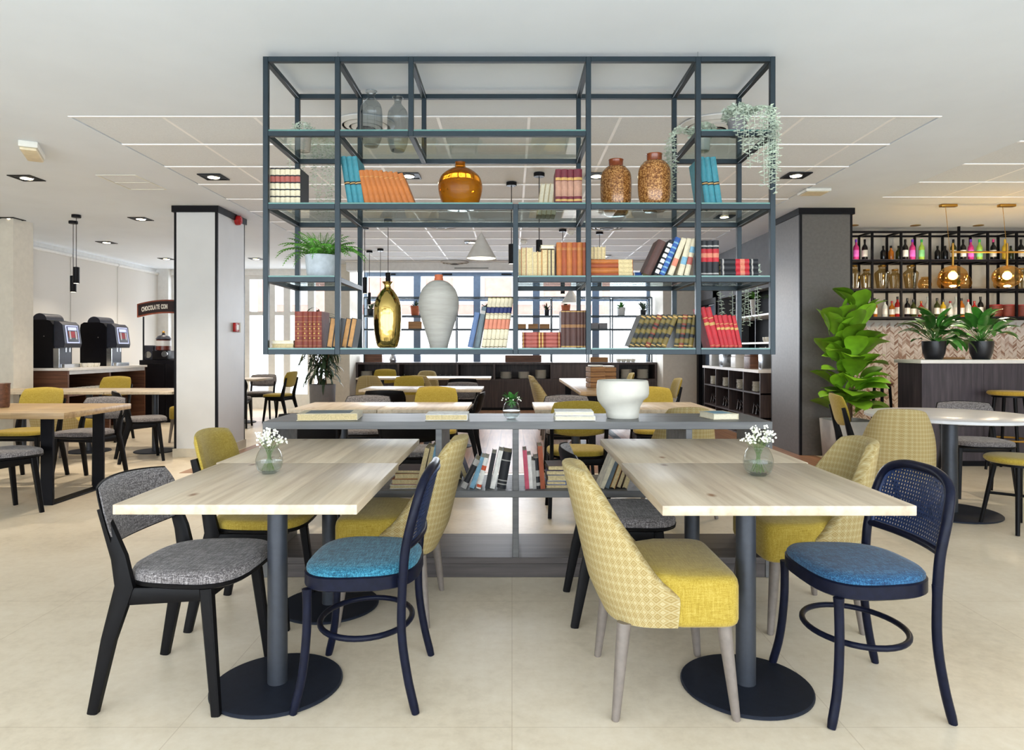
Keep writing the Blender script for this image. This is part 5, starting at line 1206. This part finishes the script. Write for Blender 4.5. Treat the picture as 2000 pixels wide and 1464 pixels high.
# back bar rack
GY = 8.98; PX = 56.4 * GY / F; bx0 = X(1647, GY); lv = [Z(y_, GY) for y_ in (453, 509, 566, 621)]
rk2 = thing('bar_rack', 'black steel grid rack full of bottles behind the bar', 'shelf', (bx0, GY, 0))
def rb_(x0, x1, y0, y1, z0, z1, nm='frame_bar', m_='black_metal'): MB().box(x0, x1, y0, y1, z0, z1).build(nm, m_, rk2, smooth=False)
h_ = 0.013; NB = 8
for y in (0.0, 0.34):
    for k in range(NB + 1): rb_(k * PX - h_, k * PX + h_, y - h_, y + h_, lv[3] - h_, lv[0] + h_)
    for z in lv:
        for k in range(NB): rb_(k * PX + h_, (k + 1) * PX - h_, y - h_, y + h_, z - h_, z + h_)
for k in range(NB + 1):
    for z in lv: rb_(k * PX - h_, k * PX + h_, h_, 0.34 - h_, z - h_, z + h_)
for z in lv[1:]:
    rb_(0, NB * PX, -0.005, 0.345, z + h_, z + h_ + 0.006, 'shelf_board', 'bar_wood')
for k in (0, 4, 8): rb_(k * PX - h_, k * PX + h_, 0.34 - h_, 0.44, lv[3] - 0.03, lv[3], 'wall_bracket')
for k in (0, 4, 8): rb_(k * PX - h_, k * PX + h_, -h_, h_, lv[0] + h_, CEIL, 'hanger_bar')
Lz = [z + h_ + 0.0065 for z in lv]
def bottle(label, px, lvl, H_, r, body, cap, lab, group, d_=GY + 0.12):
    t = thing('bottle', label, 'bottle', (X(px, d_), d_, Lz[lvl]), group=group)
    MB().lathe([(r * 0.9, 0), (r, 0.006), (r, H_ * 0.58), (r * 0.85, H_ * 0.66), (r * 0.36, H_ * 0.76), (r * 0.34, H_ * 0.88)], 16).build('body', 'bottle_' + body, t, angle=50)
    MB().lathe([(r * 0.40, H_ * 0.86), (r * 0.40, H_)], 12).build('cap', 'bottle_' + cap, t)
    if lab: MB().lathe([(r * 1.015, H_ * 0.16), (r * 1.015, H_ * 0.48)], 16, cap=False).build('paper_label', 'bottle_' + lab, t)
topb = [(1672, 'pink', 'violet', 'labelpink', 'pink bottle with violet cap, leftmost on the top bar shelf'), (1689, 'dark', 'dark', 'label', 'black bottle with white label beside the leftmost pink bottle'), (1725, 'dark', 'dark', None, 'plain black bottle in the second top bay'), (1740, 'amber', 'dark', None, 'dark amber bottle in the second top bay'), (1755, 'olive', 'dark', None, 'olive bottle behind a rack post'),
        (1768, 'dark', 'dark', 'label', 'black bottle with white label in the third top bay'), (1782, 'pink', 'violet', 'labelpink', 'pink bottle with violet cap beside the green bottle'), (1800, 'lime', 'green', 'labelgreen', 'lime bottle with green cap in the third top bay'), (1831, 'dark', 'dark', None, 'plain black bottle left of the brass lamp cord'), (1846, 'dark', 'dark', None, 'plain black bottle at the brass lamp cord'), (1862, 'olive', 'dark', 'label', 'olive bottle behind the brass lamp stem'),
        (1881, 'dark', 'dark', 'label', 'black bottle with white label left of the right pink bottle'), (1896, 'pink', 'violet', 'labelpink', 'pink bottle with violet cap above the brass lamp bar'), (1913, 'lime', 'green', 'labelgreen', 'lime bottle with green cap above the brass lamp bar'), (1940, 'dark', 'pink', 'label', 'black bottle with pink cap and white label'), (1963, 'yellow', 'yellow', 'yellow', 'yellow bottle at the second lamp stem'), (1974, 'olive', 'dark', None, 'olive bottle beside the yellow bottle'), (1994, 'dark', 'dark', 'label', 'black bottle with white label at the right edge of the picture')]
for px, bo, ca, la, lb_ in topb: bottle(lb_, px, 1, 0.285 if ca != 'dark' or la else 0.215, 0.037, bo, ca, la, 'bottles on the top bar shelf', GY + (0.1 if la else 0.22))
lowb = [(1676, 'clear', 'red', 'label'), (1692, 'dark', 'dark', 'label'), (1708, 'amber', 'dark', 'label'), (1728, 'clear', 'dark', 'label'), (1742, 'amber', 'red', 'label'), (1753, 'red', 'dark', 'label'), (1772, 'dark', 'dark', 'label'), (1784, 'olive', 'dark', 'label'), (1799, 'red', 'amber', 'label'), (1812, 'clear', 'clear', 'label'), (1830, 'olive', 'dark', 'label'), (1842, 'yellow', 'dark', 'label'), (1856, 'clear', 'red', 'label'), (1867, 'clear', 'clear', 'label'), (1878, 'amber', 'dark', 'label'), (1891, 'clear', 'red', 'label'), (1903, 'red', 'red', 'label'), (1915, 'dark', 'dark', 'label')]
for i, (px, bo, ca, la) in enumerate(lowb): bottle('liquor bottle on the lowest bar shelf, number %s from the dark column' % ['one', 'two', 'three', 'four', 'five', 'six', 'seven', 'eight', 'nine', 'ten', 'eleven', 'twelve', 'thirteen', 'fourteen', 'fifteen', 'sixteen', 'seventeen', 'eighteen'][i], px, 3, 0.22 + 0.06 * ((i * 7) % 4) / 3, 0.036, bo, ca, la, 'bottles on the lowest bar shelf')
for i, (px, r, hh, wide) in enumerate(((1668, 0.075, 0.31, 1), (1692, 0.075, 0.255, 0), (1723, 0.09, 0.31, 1), (1748, 0.075, 0.255, 0), (1779, 0.09, 0.31, 1), (1994, 0.07, 0.27, 1))):
    t = thing('ribbed_jar', 'smoky ribbed glass jar on the middle bar shelf, %s' % ORD[i], 'jar', (X(px, GY + 0.14), GY + 0.14, Lz[2]), group='ribbed jars on the middle bar shelf')
    pr = smooth_prof([(r * 0.66, 0.0), (r * 0.72, 0.02), (r * (1.0 if wide else 0.95), hh * 0.62), (r * 0.95, hh * 0.75), (r * 0.5, hh * 0.88), (r * 0.5, hh * 0.98), (r * 0.56, hh)])
    n_ = 48; MB().loft([[((rr * (1 + (0.03 if k % 2 else -0.03))) * math.cos(2 * PI * k / n_), (rr * (1 + (0.03 if k % 2 else -0.03))) * math.sin(2 * PI * k / n_), z) for k in range(n_)] for rr, z in pr], False).build('body', 'jar_glass', t, angle=20)
    MB().lathe([(r * 0.2, 0.0), (r * 0.66, 0.0), (r * 0.66, 0.006), (r * 0.2, 0.006)], 24).build('base', 'jar_glass', t)
    MB().lathe([(r * 0.4, hh), (r * 0.58, hh), (r * 0.55, hh + 0.02), (r * 0.3, hh + 0.022)], 20).build('stopper', 'brass', t)
for i, (px, r) in enumerate(((1806, 0.085), (1850, 0.12), (1880, 0.11), (1957, 0.10))):
    t = thing('gold_bowl_vase', 'round honey glass vase behind the brass lamps, %s' % ORD[i], 'vase', (X(px, GY + 0.17), GY + 0.17, Lz[2]), group='honey glass vases')
    MB().lathe(smooth_prof([(r * 0.5, 0.0), (r * 0.9, r * 0.4), (r, r * 0.9), (r * 0.8, r * 1.5), (r * 0.5, r * 1.85), (r * 0.58, r * 2.05)]), 32, cap=False).build('body', 'bronze_glass', t, angle=60)
    MB().lathe([(r * 0.1, 0.0), (r * 0.5, 0.0), (r * 0.5, 0.006), (r * 0.1, 0.006)], 24).build('base', 'bronze_glass', t)
for i, px in enumerate((1942, 1968, 1996)):
    t = thing('red_basket', 'speckled red woven basket on the lowest bar shelf, %s of three' % ORD[i], 'basket', (X(px, GY + 0.15), GY + 0.15, Lz[3]), group='red baskets')
    MB().lathe([(0.06, 0), (0.085, 0.01), (0.098, 0.09), (0.095, 0.16), (0.085, 0.16), (0.08, 0.02)], 24).build('body', 'basket_red' if 'basket_red' in MATS else 'cloth_rust', t)
    MB().tube([(0.09 * math.cos(2 * PI * k / 24), 0.09 * math.sin(2 * PI * k / 24), 0.162) for k in range(24)], 0.007, 6, True).build('rim', 'red_print', t)
# brass bar lamp
LDY = 7.6
t = thing('globe_pendant', 'brass bar pendant with bronze glass globes above the bar', 'lamp', (X(1861, LDY), LDY, CEIL))
zb = Z(492, LDY) - CEIL; xg = [0.0, X(1967, LDY) - X(1861, LDY), 2 * (X(1967, LDY) - X(1861, LDY))]
MB().tube([(-0.02, 0, zb), (xg[2] + 0.02, 0, zb)], 0.011, 10).build('cross_bar', 'brass', t)
for px in (1852, 1966, 2075): MB().rbox(X(px, LDY) - X(1861, LDY) - 0.09, X(px, LDY) - X(1861, LDY) + 0.09, -0.03, 0.03, -0.03, -0.001, 0.004).build('ceiling_rose', 'brass', t)
for x in (X(1845, LDY) - X(1861, LDY) + 0.06, xg[1], xg[2]): MB().tube([(x - 0.05, 0, -0.03), (x, 0, zb)], 0.003, 6).build('cord', 'brass', t)
for k, x in enumerate(xg):
    MB().tube([(x, 0, zb + 0.10), (x, 0, zb - 0.16)], 0.012, 10).build('stem', 'brass', t)
    g = MB().lathe([(0.012, 0.128)] + [(0.147 * math.sin(PI * (i + 1) / 17), 0.126 * math.cos(PI * (i + 1) / 17)) for i in range(16)], 32, (x, 0, zb - 0.28), cap=False).build('globe', 'bronze_glass', t)
    MB().ball((x, 0, zb - 0.27), 0.045, 16, 10).build('bulb', 'bulb_globe', g)
    l = bpy.data.lights.new('globe_light', 'POINT'); l.energy = 10; l.color = (1.0, 0.84, 0.62); l.shadow_soft_size = 0.06
    lo = bpy.data.objects.new('globe_light', l); COL.objects.link(lo); lo.parent = t; lo.location = (x, 0, zb - 0.46)

# ------------------------------------------------------------------ coffee counter on the left
KX = -6.02
ct = thing('coffee_counter', 'white topped coffee counter with open niches by the blinds', 'counter', (KX, 9.0, 0))
def ctb(nm, x0, x1, y0, y1, z0, z1, m_): MB().box(x0, x1, y0, y1, z0, z1).build(nm, m_, ct, smooth=False)
ctb('worktop', -1.1, 0.02, 0.0, 1.95, 0.955, 0.985, 'counter_white'); ctb('end_panel', -1.1, 0.0, 0.02, 0.05, 0.0, 0.955, 'brown_wood'); ctb('end_panel', -1.1, 0.0, 1.9, 1.93, 0.0, 0.955, 'brown_wood')
ctb('divider', -0.9, 0.0, 0.95, 0.99, 0.0, 0.90, 'brown_wood'); ctb('back_panel', -0.92, -0.9, 0.05, 1.9, 0.0, 0.955, 'trim_black'); ctb('apron', -0.02, 0.004, 0.05, 1.9, 0.90, 0.955, 'stone_white')
ctb('niche_shelf', -0.9, 0.0, 0.05, 0.95, 0.60, 0.63, 'brown_wood'); ctb('niche_shelf', -0.9, 0.0, 0.99, 1.9, 0.60, 0.63, 'brown_wood')
for i in range(9):
    tag(MB().lathe([(0.03, 0), (0.05, 0.03), (0.055, 0.075), (0.048, 0.075), (0.03, 0.01)], 14).build('cup', 'plate_white', None, (KX - 0.12, 9.12 + 0.095 * i + (0.03 if i > 7 else 0), 0.631)), 'white cup on the coffee counter shelf, ' + ORD[i], 'cup', 'cups in the coffee counter')
for i in range(14):
    a = random.uniform(0, 6)
    t = thing('tea_cup', 'white cup in the crowd between the two coffee machines', 'cup', (KX - 0.16 - 0.12 * (i % 3), 9.62 + 0.075 * (i // 3) + 0.02 * (i % 2), 0.986), a, 'cups between the coffee machines')
    MB().lathe([(0.02, 0), (0.035, 0.02), (0.038, 0.055), (0.033, 0.055), (0.02, 0.008)], 14).build('bowl', 'plate_white', t)
    MB().tube(spl([(0.036, 0, 0.045), (0.055, 0, 0.035), (0.034, 0, 0.018)], 4), 0.004, 6).build('handle', 'plate_white', t)
def machine(label, y0, wy, x1):
    t = thing('coffee_machine', label, 'coffee machine', (x1, y0, 0.986)); W2 = wy
    # body: rounded top side profile in XZ, extruded along Y
    pf = [(-0.50, 0.0), (-0.10, 0.0), (-0.10, 0.60), (-0.14, 0.655), (-0.20, 0.67), (-0.44, 0.67), (-0.49, 0.64), (-0.50, 0.58)]
    MB().loft([[(x, y, z) for x, z in pf] for y in (0.0, W2)]).build('body', 'machine_black', t, smooth=False)
    MB().tube([(-0.30, 0.02, 0.66), (-0.30, W2 - 0.02, 0.66)], 0.10, 24).build('bean_hopper', 'machine_dark', t)
    fp = [(-0.10, 0.30), (0.04, 0.28), (0.055, 0.34), (0.02, 0.60), (-0.03, 0.645), (-0.10, 0.65)]
    MB().loft([[(x, y, z) for x, z in fp] for y in (0.02, W2 - 0.02)]).build('front_hood', 'machine_dark', t, smooth=False)
    MB().box(-0.10, 0.04, 0.03, W2 - 0.03, 0.0, 0.05).build('drip_tray', 'chrome', t, smooth=False)
    MB().box(-0.10, -0.095, 0.03, W2 - 0.03, 0.05, 0.30).build('dispense_bay', 'machine_dark', t, smooth=False)
    for s_ in (0.4, 0.6): MB().tube([(-0.02, W2 * s_, 0.30), (-0.02, W2 * s_, 0.22)], 0.012, 8).build('spout', 'chrome', t)
    # touch panel on the sloping front, with glowing outline, display and printed menu
    def on(z): return 0.055 - (z - 0.34) * 0.035 / 0.26
    def pan(nm, y0_, y1_, z0, z1, o_, m_): MB().add([(on(z0) + o_, y0_, z0), (on(z0) + o_, y1_, z0), (on(z1) + o_, y1_, z1), (on(z1) + o_, y0_, z1), (on(z0) + o_ - 0.006, y0_, z0), (on(z0) + o_ - 0.006, y1_, z0), (on(z1) + o_ - 0.006, y1_, z1), (on(z1) + o_ - 0.006, y0_, z1)], [(0, 1, 2, 3), (7, 6, 5, 4), (0, 4, 5, 1), (1, 5, 6, 2), (2, 6, 7, 3), (3, 7, 4, 0)]).build(nm, m_, t, smooth=False)
    pan('glow_frame', 0.07, W2 - 0.07, 0.345, 0.595, 0.004, 'screen_glow'); pan('menu_panel', 0.085, W2 - 0.085, 0.36, 0.582, 0.007, 'machine_dark')
    pan('display', 0.11, W2 - 0.11, 0.525, 0.57, 0.010, 'screen_glow'); pan('menu_print', 0.11, W2 - 0.11, 0.42, 0.51, 0.010, 'red_print'); pan('button_column', W2 * 0.3, W2 * 0.38, 0.40, 0.515, 0.012, 'stone_white'); pan('button_column', W2 * 0.62, W2 * 0.7, 0.40, 0.515, 0.012, 'stone_white')
    MB().box(-0.099, 0.0, -0.012, 0.0, 0.05, 0.26).build('side_sticker', 'stone_white', t, smooth=False) if False else MB().box(-0.095, -0.02, 0.001, 0.02, 0.0, 0.27).build('side_post', 'chrome', t, smooth=False)
    MB().ball((-0.22, -0.003, 0.44), 0.008, 8, 6).build('lock', 'chrome', t)
    return t
machine('black coffee machine nearest the beige pier', 9.22, 0.40, KX - 0.24)
machine('black coffee machine in the middle of the counter', 10.2, 0.40, KX - 0.1)
# chocolate stand
cs = thing('chocolate_stand', 'black chocolate stand with arched sign beside the coffee counter', 'stand', (-6.2, 11.3, 0))
MB().rbox(-0.13, 0.75, 0.0, 0.55, 0.0, 1.06, 0.006).build('cabinet', 'machine_black', cs)
for x in (0.0, 0.44): MB().rbox(x - 0.11, x + 0.3, -0.012, -0.001, 0.05, 1.0, 0.003, 1).build('cabinet_door', 'machine_black', cs)
MB().rbox(-0.12, 0.04, 0.12, 0.3, 1.06, 1.31, 0.01).build('menu_box', 'machine_dark', cs); MB().lathe([(0.055, 0), (0.055, 0.006)], 24, mat=Matrix.Translation((-0.04, 0.12, 1.15)) @ Matrix.Rotation(PI / 2, 4, 'X')).build('menu_dial', 'chrome', cs)
for x in (-0.10, 0.72): MB().tube([(x, 0.08, 1.06), (x, 0.08, 1.80 if x > 0 else 1.80)], 0.014, 8).build('sign_post', 'machine_black', cs)
n_ = 24; arc = lambda x: 1.90 + 0.075 * (1 - ((x - 0.32) / 0.52) ** 2)
def arch(nm, hw, z0, z1, y0, y1, m_): 
    xs_ = [0.32 - hw + 2 * hw * i / n_ for i in range(n_ + 1)]
    MB().loft([[(x, y0, arc(x) + z0), (x, y1, arc(x) + z0), (x, y1, arc(x) + z1), (x, y0, arc(x) + z1)] for x in xs_]).build(nm, m_, cs, smooth=False)
arch('sign_rim', 0.52, -0.115, 0.115, 0.06, 0.10, 'sign_rim'); arch('sign_board', 0.495, -0.09, 0.09, 0.05, 0.06, 'sign_dark')
def letters(txt, x0, size, y):
    x = x0
    for ch in txt:
        if ch == ' ': x += size * 0.2; continue
        cu = bpy.data.curves.new('glyph', 'FONT'); cu.body = ch; cu.size = size; cu.extrude = 0.003; cu.offset = 0.004
        ob = bpy.data.objects.new('glyph', cu); COL.objects.link(ob); bpy.context.view_layer.update()
        me = bpy.data.meshes.new_from_object(ob.evaluated_get(bpy.context.evaluated_depsgraph_get())); wd = max(v.co.x for v in me.vertices) - min(v.co.x for v in me.vertices)
        bpy.data.objects.remove(ob); bpy.data.curves.remove(cu)
        me.materials.clear(); me.materials.append(MATS['sign_white'])
        xm = x + wd * 0.21; put('letter', me, cs, (x, y, arc(xm) - size * 0.36), (PI / 2, math.atan(0.15 * (xm - 0.32) / 0.27 * 1.0) if False else 0, 0), (0.43, 1, 1)); x += wd * 0.43 + size * 0.04
letters('CHOCOLATE CON', -0.115, 0.105, 0.046)
cd_ = thing('chocolate_dispenser', 'round chocolate dispenser standing on the black stand', 'dispenser', (-6.02, 11.50, 1.061))
MB().rbox(-0.13, 0.13, -0.13, 0.13, 0, 0.16, 0.01).build('base', 'machine_black', cd_); MB().lathe([(0.1, 0.16), (0.12, 0.17), (0.12, 0.34), (0.1, 0.35)], 28).build('tank', 'chocolate', cd_)
MB().lathe([(0.123, 0.24), (0.123, 0.33)], 28, cap=False).build('tank_band', 'stone_white', cd_); MB().lathe([(0.12, 0.35), (0.125, 0.36), (0.09, 0.41), (0.03, 0.43), (0.02, 0.47)], 28).build('lid', 'machine_dark', cd_); MB().ball((0, 0, 0.475), 0.025, 12, 8).build('knob', 'brass', cd_)
MB().lathe([(0.05, 0), (0.05, 0.02)], 20, mat=Matrix.Translation((0.09, -0.13, 0.1)) @ Matrix.Rotation(PI / 2, 4, 'X')).build('tap', 'chrome', cd_)
# wicker pot on the oak table, left edge
t = thing('cutlery_pot', 'dark brown cutlery pot on the rough oak table at the left edge', 'pot', (X(4, 5.7), 5.7, 0.751))
MB().lathe([(0.05, 0), (0.055, 0.01), (0.058, 0.2), (0.06, 0.205), (0.05, 0.2), (0.045, 0.02)], 24).build('body', 'brown_wood', t)
MB().tube([(0.058 * math.cos(2 * PI * k / 24), 0.058 * math.sin(2 * PI * k / 24), 0.2) for k in range(24)], 0.005, 6, True).build('rim', 'brown_wood', t)

# ------------------------------------------------------------------ pendants
def tube_pendant(label, px, d_, z0, z1, r=0.03):
    t = thing('tube_pendant', label, 'lamp', (X(px, d_), d_, CEIL), group='black tube pendants')
    MB().lathe([(0.05, -0.035), (0.052, -0.033), (0.052, -0.002), (0.05, 0.0)], 20).build('ceiling_rose', 'trim_black', t)
    MB().tube([(0, 0, -0.034), (0, 0, z1 - CEIL)], 0.004, 6).build('cord', 'trim_black', t)
    MB().lathe([(r * 0.92, z0 - CEIL), (r, z0 - CEIL + 0.004), (r, z1 - CEIL - 0.004), (r * 0.5, z1 - CEIL)], 20).build('shade', 'trim_black', t)
    MB().lathe([(r * 0.8, z0 - CEIL - 0.001), (r * 0.8, z0 - CEIL - 0.0)], 16).build('lens', 'bulb_small' if 'bulb_small' in MATS else 'cone_glow', t)
tube_pendant('black tube pendant near the blinds, shorter cord of the pair', 149, 8.2, Z(553, 8.2), Z(521, 8.2), 0.036)
tube_pendant('black tube pendant near the blinds, longer cord of the pair', 143, 8.6, Z(570, 8.6), Z(538, 8.6), 0.036)
tube_pendant('black tube pendant behind the gold vase', 758, 8.5, Z(556, 8.5), Z(532, 8.5), 0.032)
tube_pendant('black tube pendant at the left of the rear windows, higher one', 712.5, 9.0, Z(573, 9.0), Z(541, 9.0), 0.03)
tube_pendant('black tube pendant at the left of the rear windows, lower one', 721.5, 11.2, Z(595, 11.2), Z(571, 11.2), 0.026)
tube_pendant('thin corded black pendant farther behind the gold vase', 743, 11.0, Z(640, 11.0), Z(616, 11.0), 0.026)
tube_pendant('black tube pendant beside the central rack post', 999, 6.6, Z(515, 6.6), Z(476, 6.6), 0.03)
tube_pendant('black tube pendant above the outward page edges', 1053, 6.25, Z(502, 6.25), Z(468, 6.25), 0.03)
tube_pendant('black tube pendant behind the upright orange books', 1099, 9.2, Z(574, 9.2), Z(540, 9.2), 0.03)
tube_pendant('black tube pendant behind the pile of orange books', 1171, 9.4, Z(560, 9.4), Z(528, 9.4), 0.03)
def cone(label, px, d_, r, z0, z1):
    t = thing('cone_pendant', label, 'lamp', (X(px, d_), d_, CEIL), group='white cone pendants')
    MB().lathe([(0.05, -0.03), (0.05, -0.001)], 20).build('ceiling_rose', 'lamp_white', t); MB().tube([(0, 0, -0.03), (0, 0, z1 - CEIL)], 0.003, 6).build('cord', 'lamp_white', t)
    MB().lathe([(r - 0.004, z0 - CEIL + 0.001), (r, z0 - CEIL), (0.012, z1 - CEIL), (0.006, z1 - CEIL - 0.004), (r - 0.008, z0 - CEIL + 0.004)], 40, cap=False).build('shade', 'lamp_white', t, angle=30)
    MB().lathe([(r - 0.012, z0 - CEIL + 0.008), (r - 0.02, z0 - CEIL + 0.012)], 32).build('diffuser', 'cone_glow', t)
cone('white cone pendant hanging in the open middle bay of the rack', 940, 8.5, 0.196, Z(505, 8.5), Z(455, 8.5))
cone('smaller looking white cone pendant behind the dark brown volumes', 1115, 11.5, 0.17, Z(592, 11.5), Z(563, 11.5))

# ------------------------------------------------------------------ ceiling fittings
def downlight(i, px, py, energy=70):
    d_ = (CEIL - EYE) * F / (CY - py); x = X(px, d_)
    t = thing('downlight', 'square recessed downlight with glowing lamp, %s' % DLL[i], 'lamp', (x, d_, CEIL), group='square recessed downlights')
    s_ = 0.11; z = -0.008
    for a in ((-s_, s_, -s_, -s_ + 0.016), (-s_, s_, s_ - 0.016, s_), (-s_, -s_ + 0.016, -s_ + 0.016, s_ - 0.016), (s_ - 0.016, s_, -s_ + 0.016, s_ - 0.016)): MB().box(*a, z, -0.0005).build('frame', 'trim_black', t, smooth=False)
    MB().box(-s_ + 0.016, s_ - 0.016, -s_ + 0.016, s_ - 0.016, -0.004, -0.001).build('recess', 'trim_black', t, smooth=False)
    MB().lathe([(0.058, -0.0095), (0.06, -0.004)], 24).build('lamp_ring', 'chrome', t); MB().lathe([(0.05, -0.011), (0.05, -0.0095)], 24).build('lamp', 'bulb_warm', t)
    l = bpy.data.lights.new('downlight_beam', 'SPOT'); l.energy = energy; l.color = (1.0, 0.87, 0.70); l.spot_size = D(110); l.spot_blend = 0.7; l.shadow_soft_size = 0.05
    lo = bpy.data.objects.new('downlight_beam', l); COL.objects.link(lo); lo.parent = t; lo.location = (0, 0, -0.03)
DL = [(52, 347), (417, 345), (22, 427), (275, 427), (208, 473), (325, 505), (500, 505), (1555, 342), (1165, 343), (798, 343), (1415, 423), (922, 473), (700, 523), (1180, 500)]
DLL = ['left edge, below the emergency light', 'left of the rack, in the tiled field', 'against the beige pier', 'left of the white column top', 'near the blinds', 'just left of the white column, far back', 'just right of the white column', 'right of the rack, in the tiled field', 'behind the mottled jars', 'behind the leaning orange books', 'in the far right corner bay of the rack', 'in a tile above the white ceramic vase', 'far left corner of the tiled field', 'far right part of the tiled field']
for i, (px, py) in enumerate(DL): downlight(i, px, py, 100 if i < 7 else 70)
def diffuser(label, px, py, r):
    d_ = (CEIL - EYE) * F / (CY - py)
    t = thing('air_diffuser', label, 'vent', (X(px, d_), d_, CEIL), group='round air diffusers')
    for k, (a, b_) in enumerate(((r, r * 0.84), (r * 0.76, r * 0.6), (r * 0.52, r * 0.36))):
        MB().lathe([(a, -0.004), (a - 0.004, -0.012 - 0.012 * k), (b_, -0.03 - 0.008 * k), (b_ - 0.006, -0.028 - 0.008 * k), (a - 0.02, -0.004)], 40).build('ring', 'lamp_white', t, angle=30)
    MB().lathe([(r * 0.3, -0.05), (r * 0.2, -0.054), (r * 0.1, -0.004)], 28).build('hub', 'panel_grey', t)
for i, (px, py, r) in enumerate(((715, 240, 0.21), (1395, 243, 0.25), (862, 437, 0.27), (1185, 440, 0.27), (888, 511, 0.27))):
    diffuser('round white air diffuser in the ceiling, ' + ['behind the smoky glass bottles', 'behind the silvery trailing plant', 'above the white ceramic vase', 'above the pile of orange books', 'next to the rear bulkhead'][i], px, py, r)
for i, (px, py) in enumerate(((1023, 470), (1115, 452))):
    d_ = (CEIL - EYE) * F / (CY - py); t = thing('smoke_detector', 'small round smoke detector, %s' % ['above the outward page edges', 'above the upright orange books'][i], 'detector', (X(px, d_), d_, CEIL))
    MB().lathe([(0.05, 0), (0.055, -0.015), (0.045, -0.03)], 24).build('base', 'plastic_white', t); MB().lathe([(0.035, -0.03), (0.03, -0.05), (0.01, -0.054)], 24).build('sensor', 'plastic_white', t)
t = thing('emergency_light', 'white emergency light box on the ceiling at the left', 'lamp', (-3.93, 5.45, CEIL - 0.0), D(-62))
MB().rbox(-0.20, 0.20, -0.065, 0.065, -0.05, 0, 0.008).build('housing', 'plastic_white', t); MB().rbox(-0.19, 0.19, -0.058, 0.058, -0.075, -0.05, 0.012).build('diffuser', 'plastic_diffuser', t); MB().rbox(-0.02, 0.02, -0.07, -0.064, -0.04, -0.02, 0.002, 1).build('test_button', 'black_metal', t)
t = thing('ceiling_speaker', 'flat white box fixed to the ceiling above the dark column', 'box', (X(1590, 6.94), 6.94, CEIL), D(0))
MB().rbox(-0.13, 0.13, -0.11, 0.11, -0.03, 0, 0.006).build('housing', 'plastic_white', t); MB().rbox(-0.11, 0.11, -0.09, 0.09, -0.036, -0.03, 0.003, 1).build('cover', 'plastic_diffuser', t)
t = thing('ceiling_hatch', 'flush two part hatch frame in the ceiling left of the rack', 'hatch', (-3.76, 6.6, CEIL))
for a in ((-0.19, 0.19, -0.29, -0.275), (-0.19, 0.19, 0.275, 0.29), (-0.19, 0.19, -0.007, 0.007), (-0.19, -0.175, -0.275, 0.275), (0.175, 0.19, -0.275, 0.275)): MB().box(*a, -0.006, -0.0005).build('frame_strip', 'plastic_white', t, smooth=False)
for y in (-0.14, 0.14): MB().box(-0.17, 0.17, y - 0.125, y + 0.125, -0.003, -0.0005).build('panel', 'tile_white', t, smooth=False)
for i, px in enumerate((1667, 1788, 1911)):
    d_ = (CEIL - EYE) * F / (CY - 440); tag(MB().lathe([(0.06, -0.006), (0.065, -0.003), (0.065, -0.0005)], 24).build('ceiling_spot', 'brass', None, (X(px, d_), d_, CEIL)), 'small flush ceiling spot above the bar rack, %s of three' % ORD[i], 'lamp', 'flush spots above the bar')
    l = bpy.data.lights.new('bar_beam', 'SPOT'); l.energy = 40; l.color = (1.0, 0.88, 0.74); l.spot_size = D(120); l.spot_blend = 0.8; l.shadow_soft_size = 0.05
    lo = bpy.data.objects.new('bar_beam', l); COL.objects.link(lo); lo.location = (X(px, d_), d_ - 0.25, CEIL - 0.02)
# alarms on the white column
t = thing('alarm_sounder', 'red alarm sounder high on the white column', 'alarm', (-3.399, 8.20, Z(430, 8.20)))
MB().lathe([(0.06, 0), (0.062, 0.01), (0.058, 0.05), (0.045, 0.062)], 24, mat=Matrix.Rotation(PI / 2, 4, 'Y')).build('body', 'alarm_red', t); MB().lathe([(0.03, 0.062), (0.025, 0.07)], 20, mat=Matrix.Rotation(PI / 2, 4, 'Y')).build('grille', 'red_print', t)
t = thing('fire_call_point', 'red and white fire call point halfway up the white column', 'alarm', (-3.399, 8.16, Z(639, 8.16)))
MB().rbox(0, 0.035, -0.055, 0.055, -0.055, 0.055, 0.006).build('box', 'alarm_red', t); MB().rbox(0.035, 0.04, -0.035, 0.035, -0.03, 0.03, 0.002, 1).build('glass_plate', 'plastic_white', t); MB().rbox(0.0, 0.05, 0.056, 0.075, -0.06, 0.06, 0.004, 1).build('cover_flap', 'plastic_white', t)
print('objects', len(COL.objects))
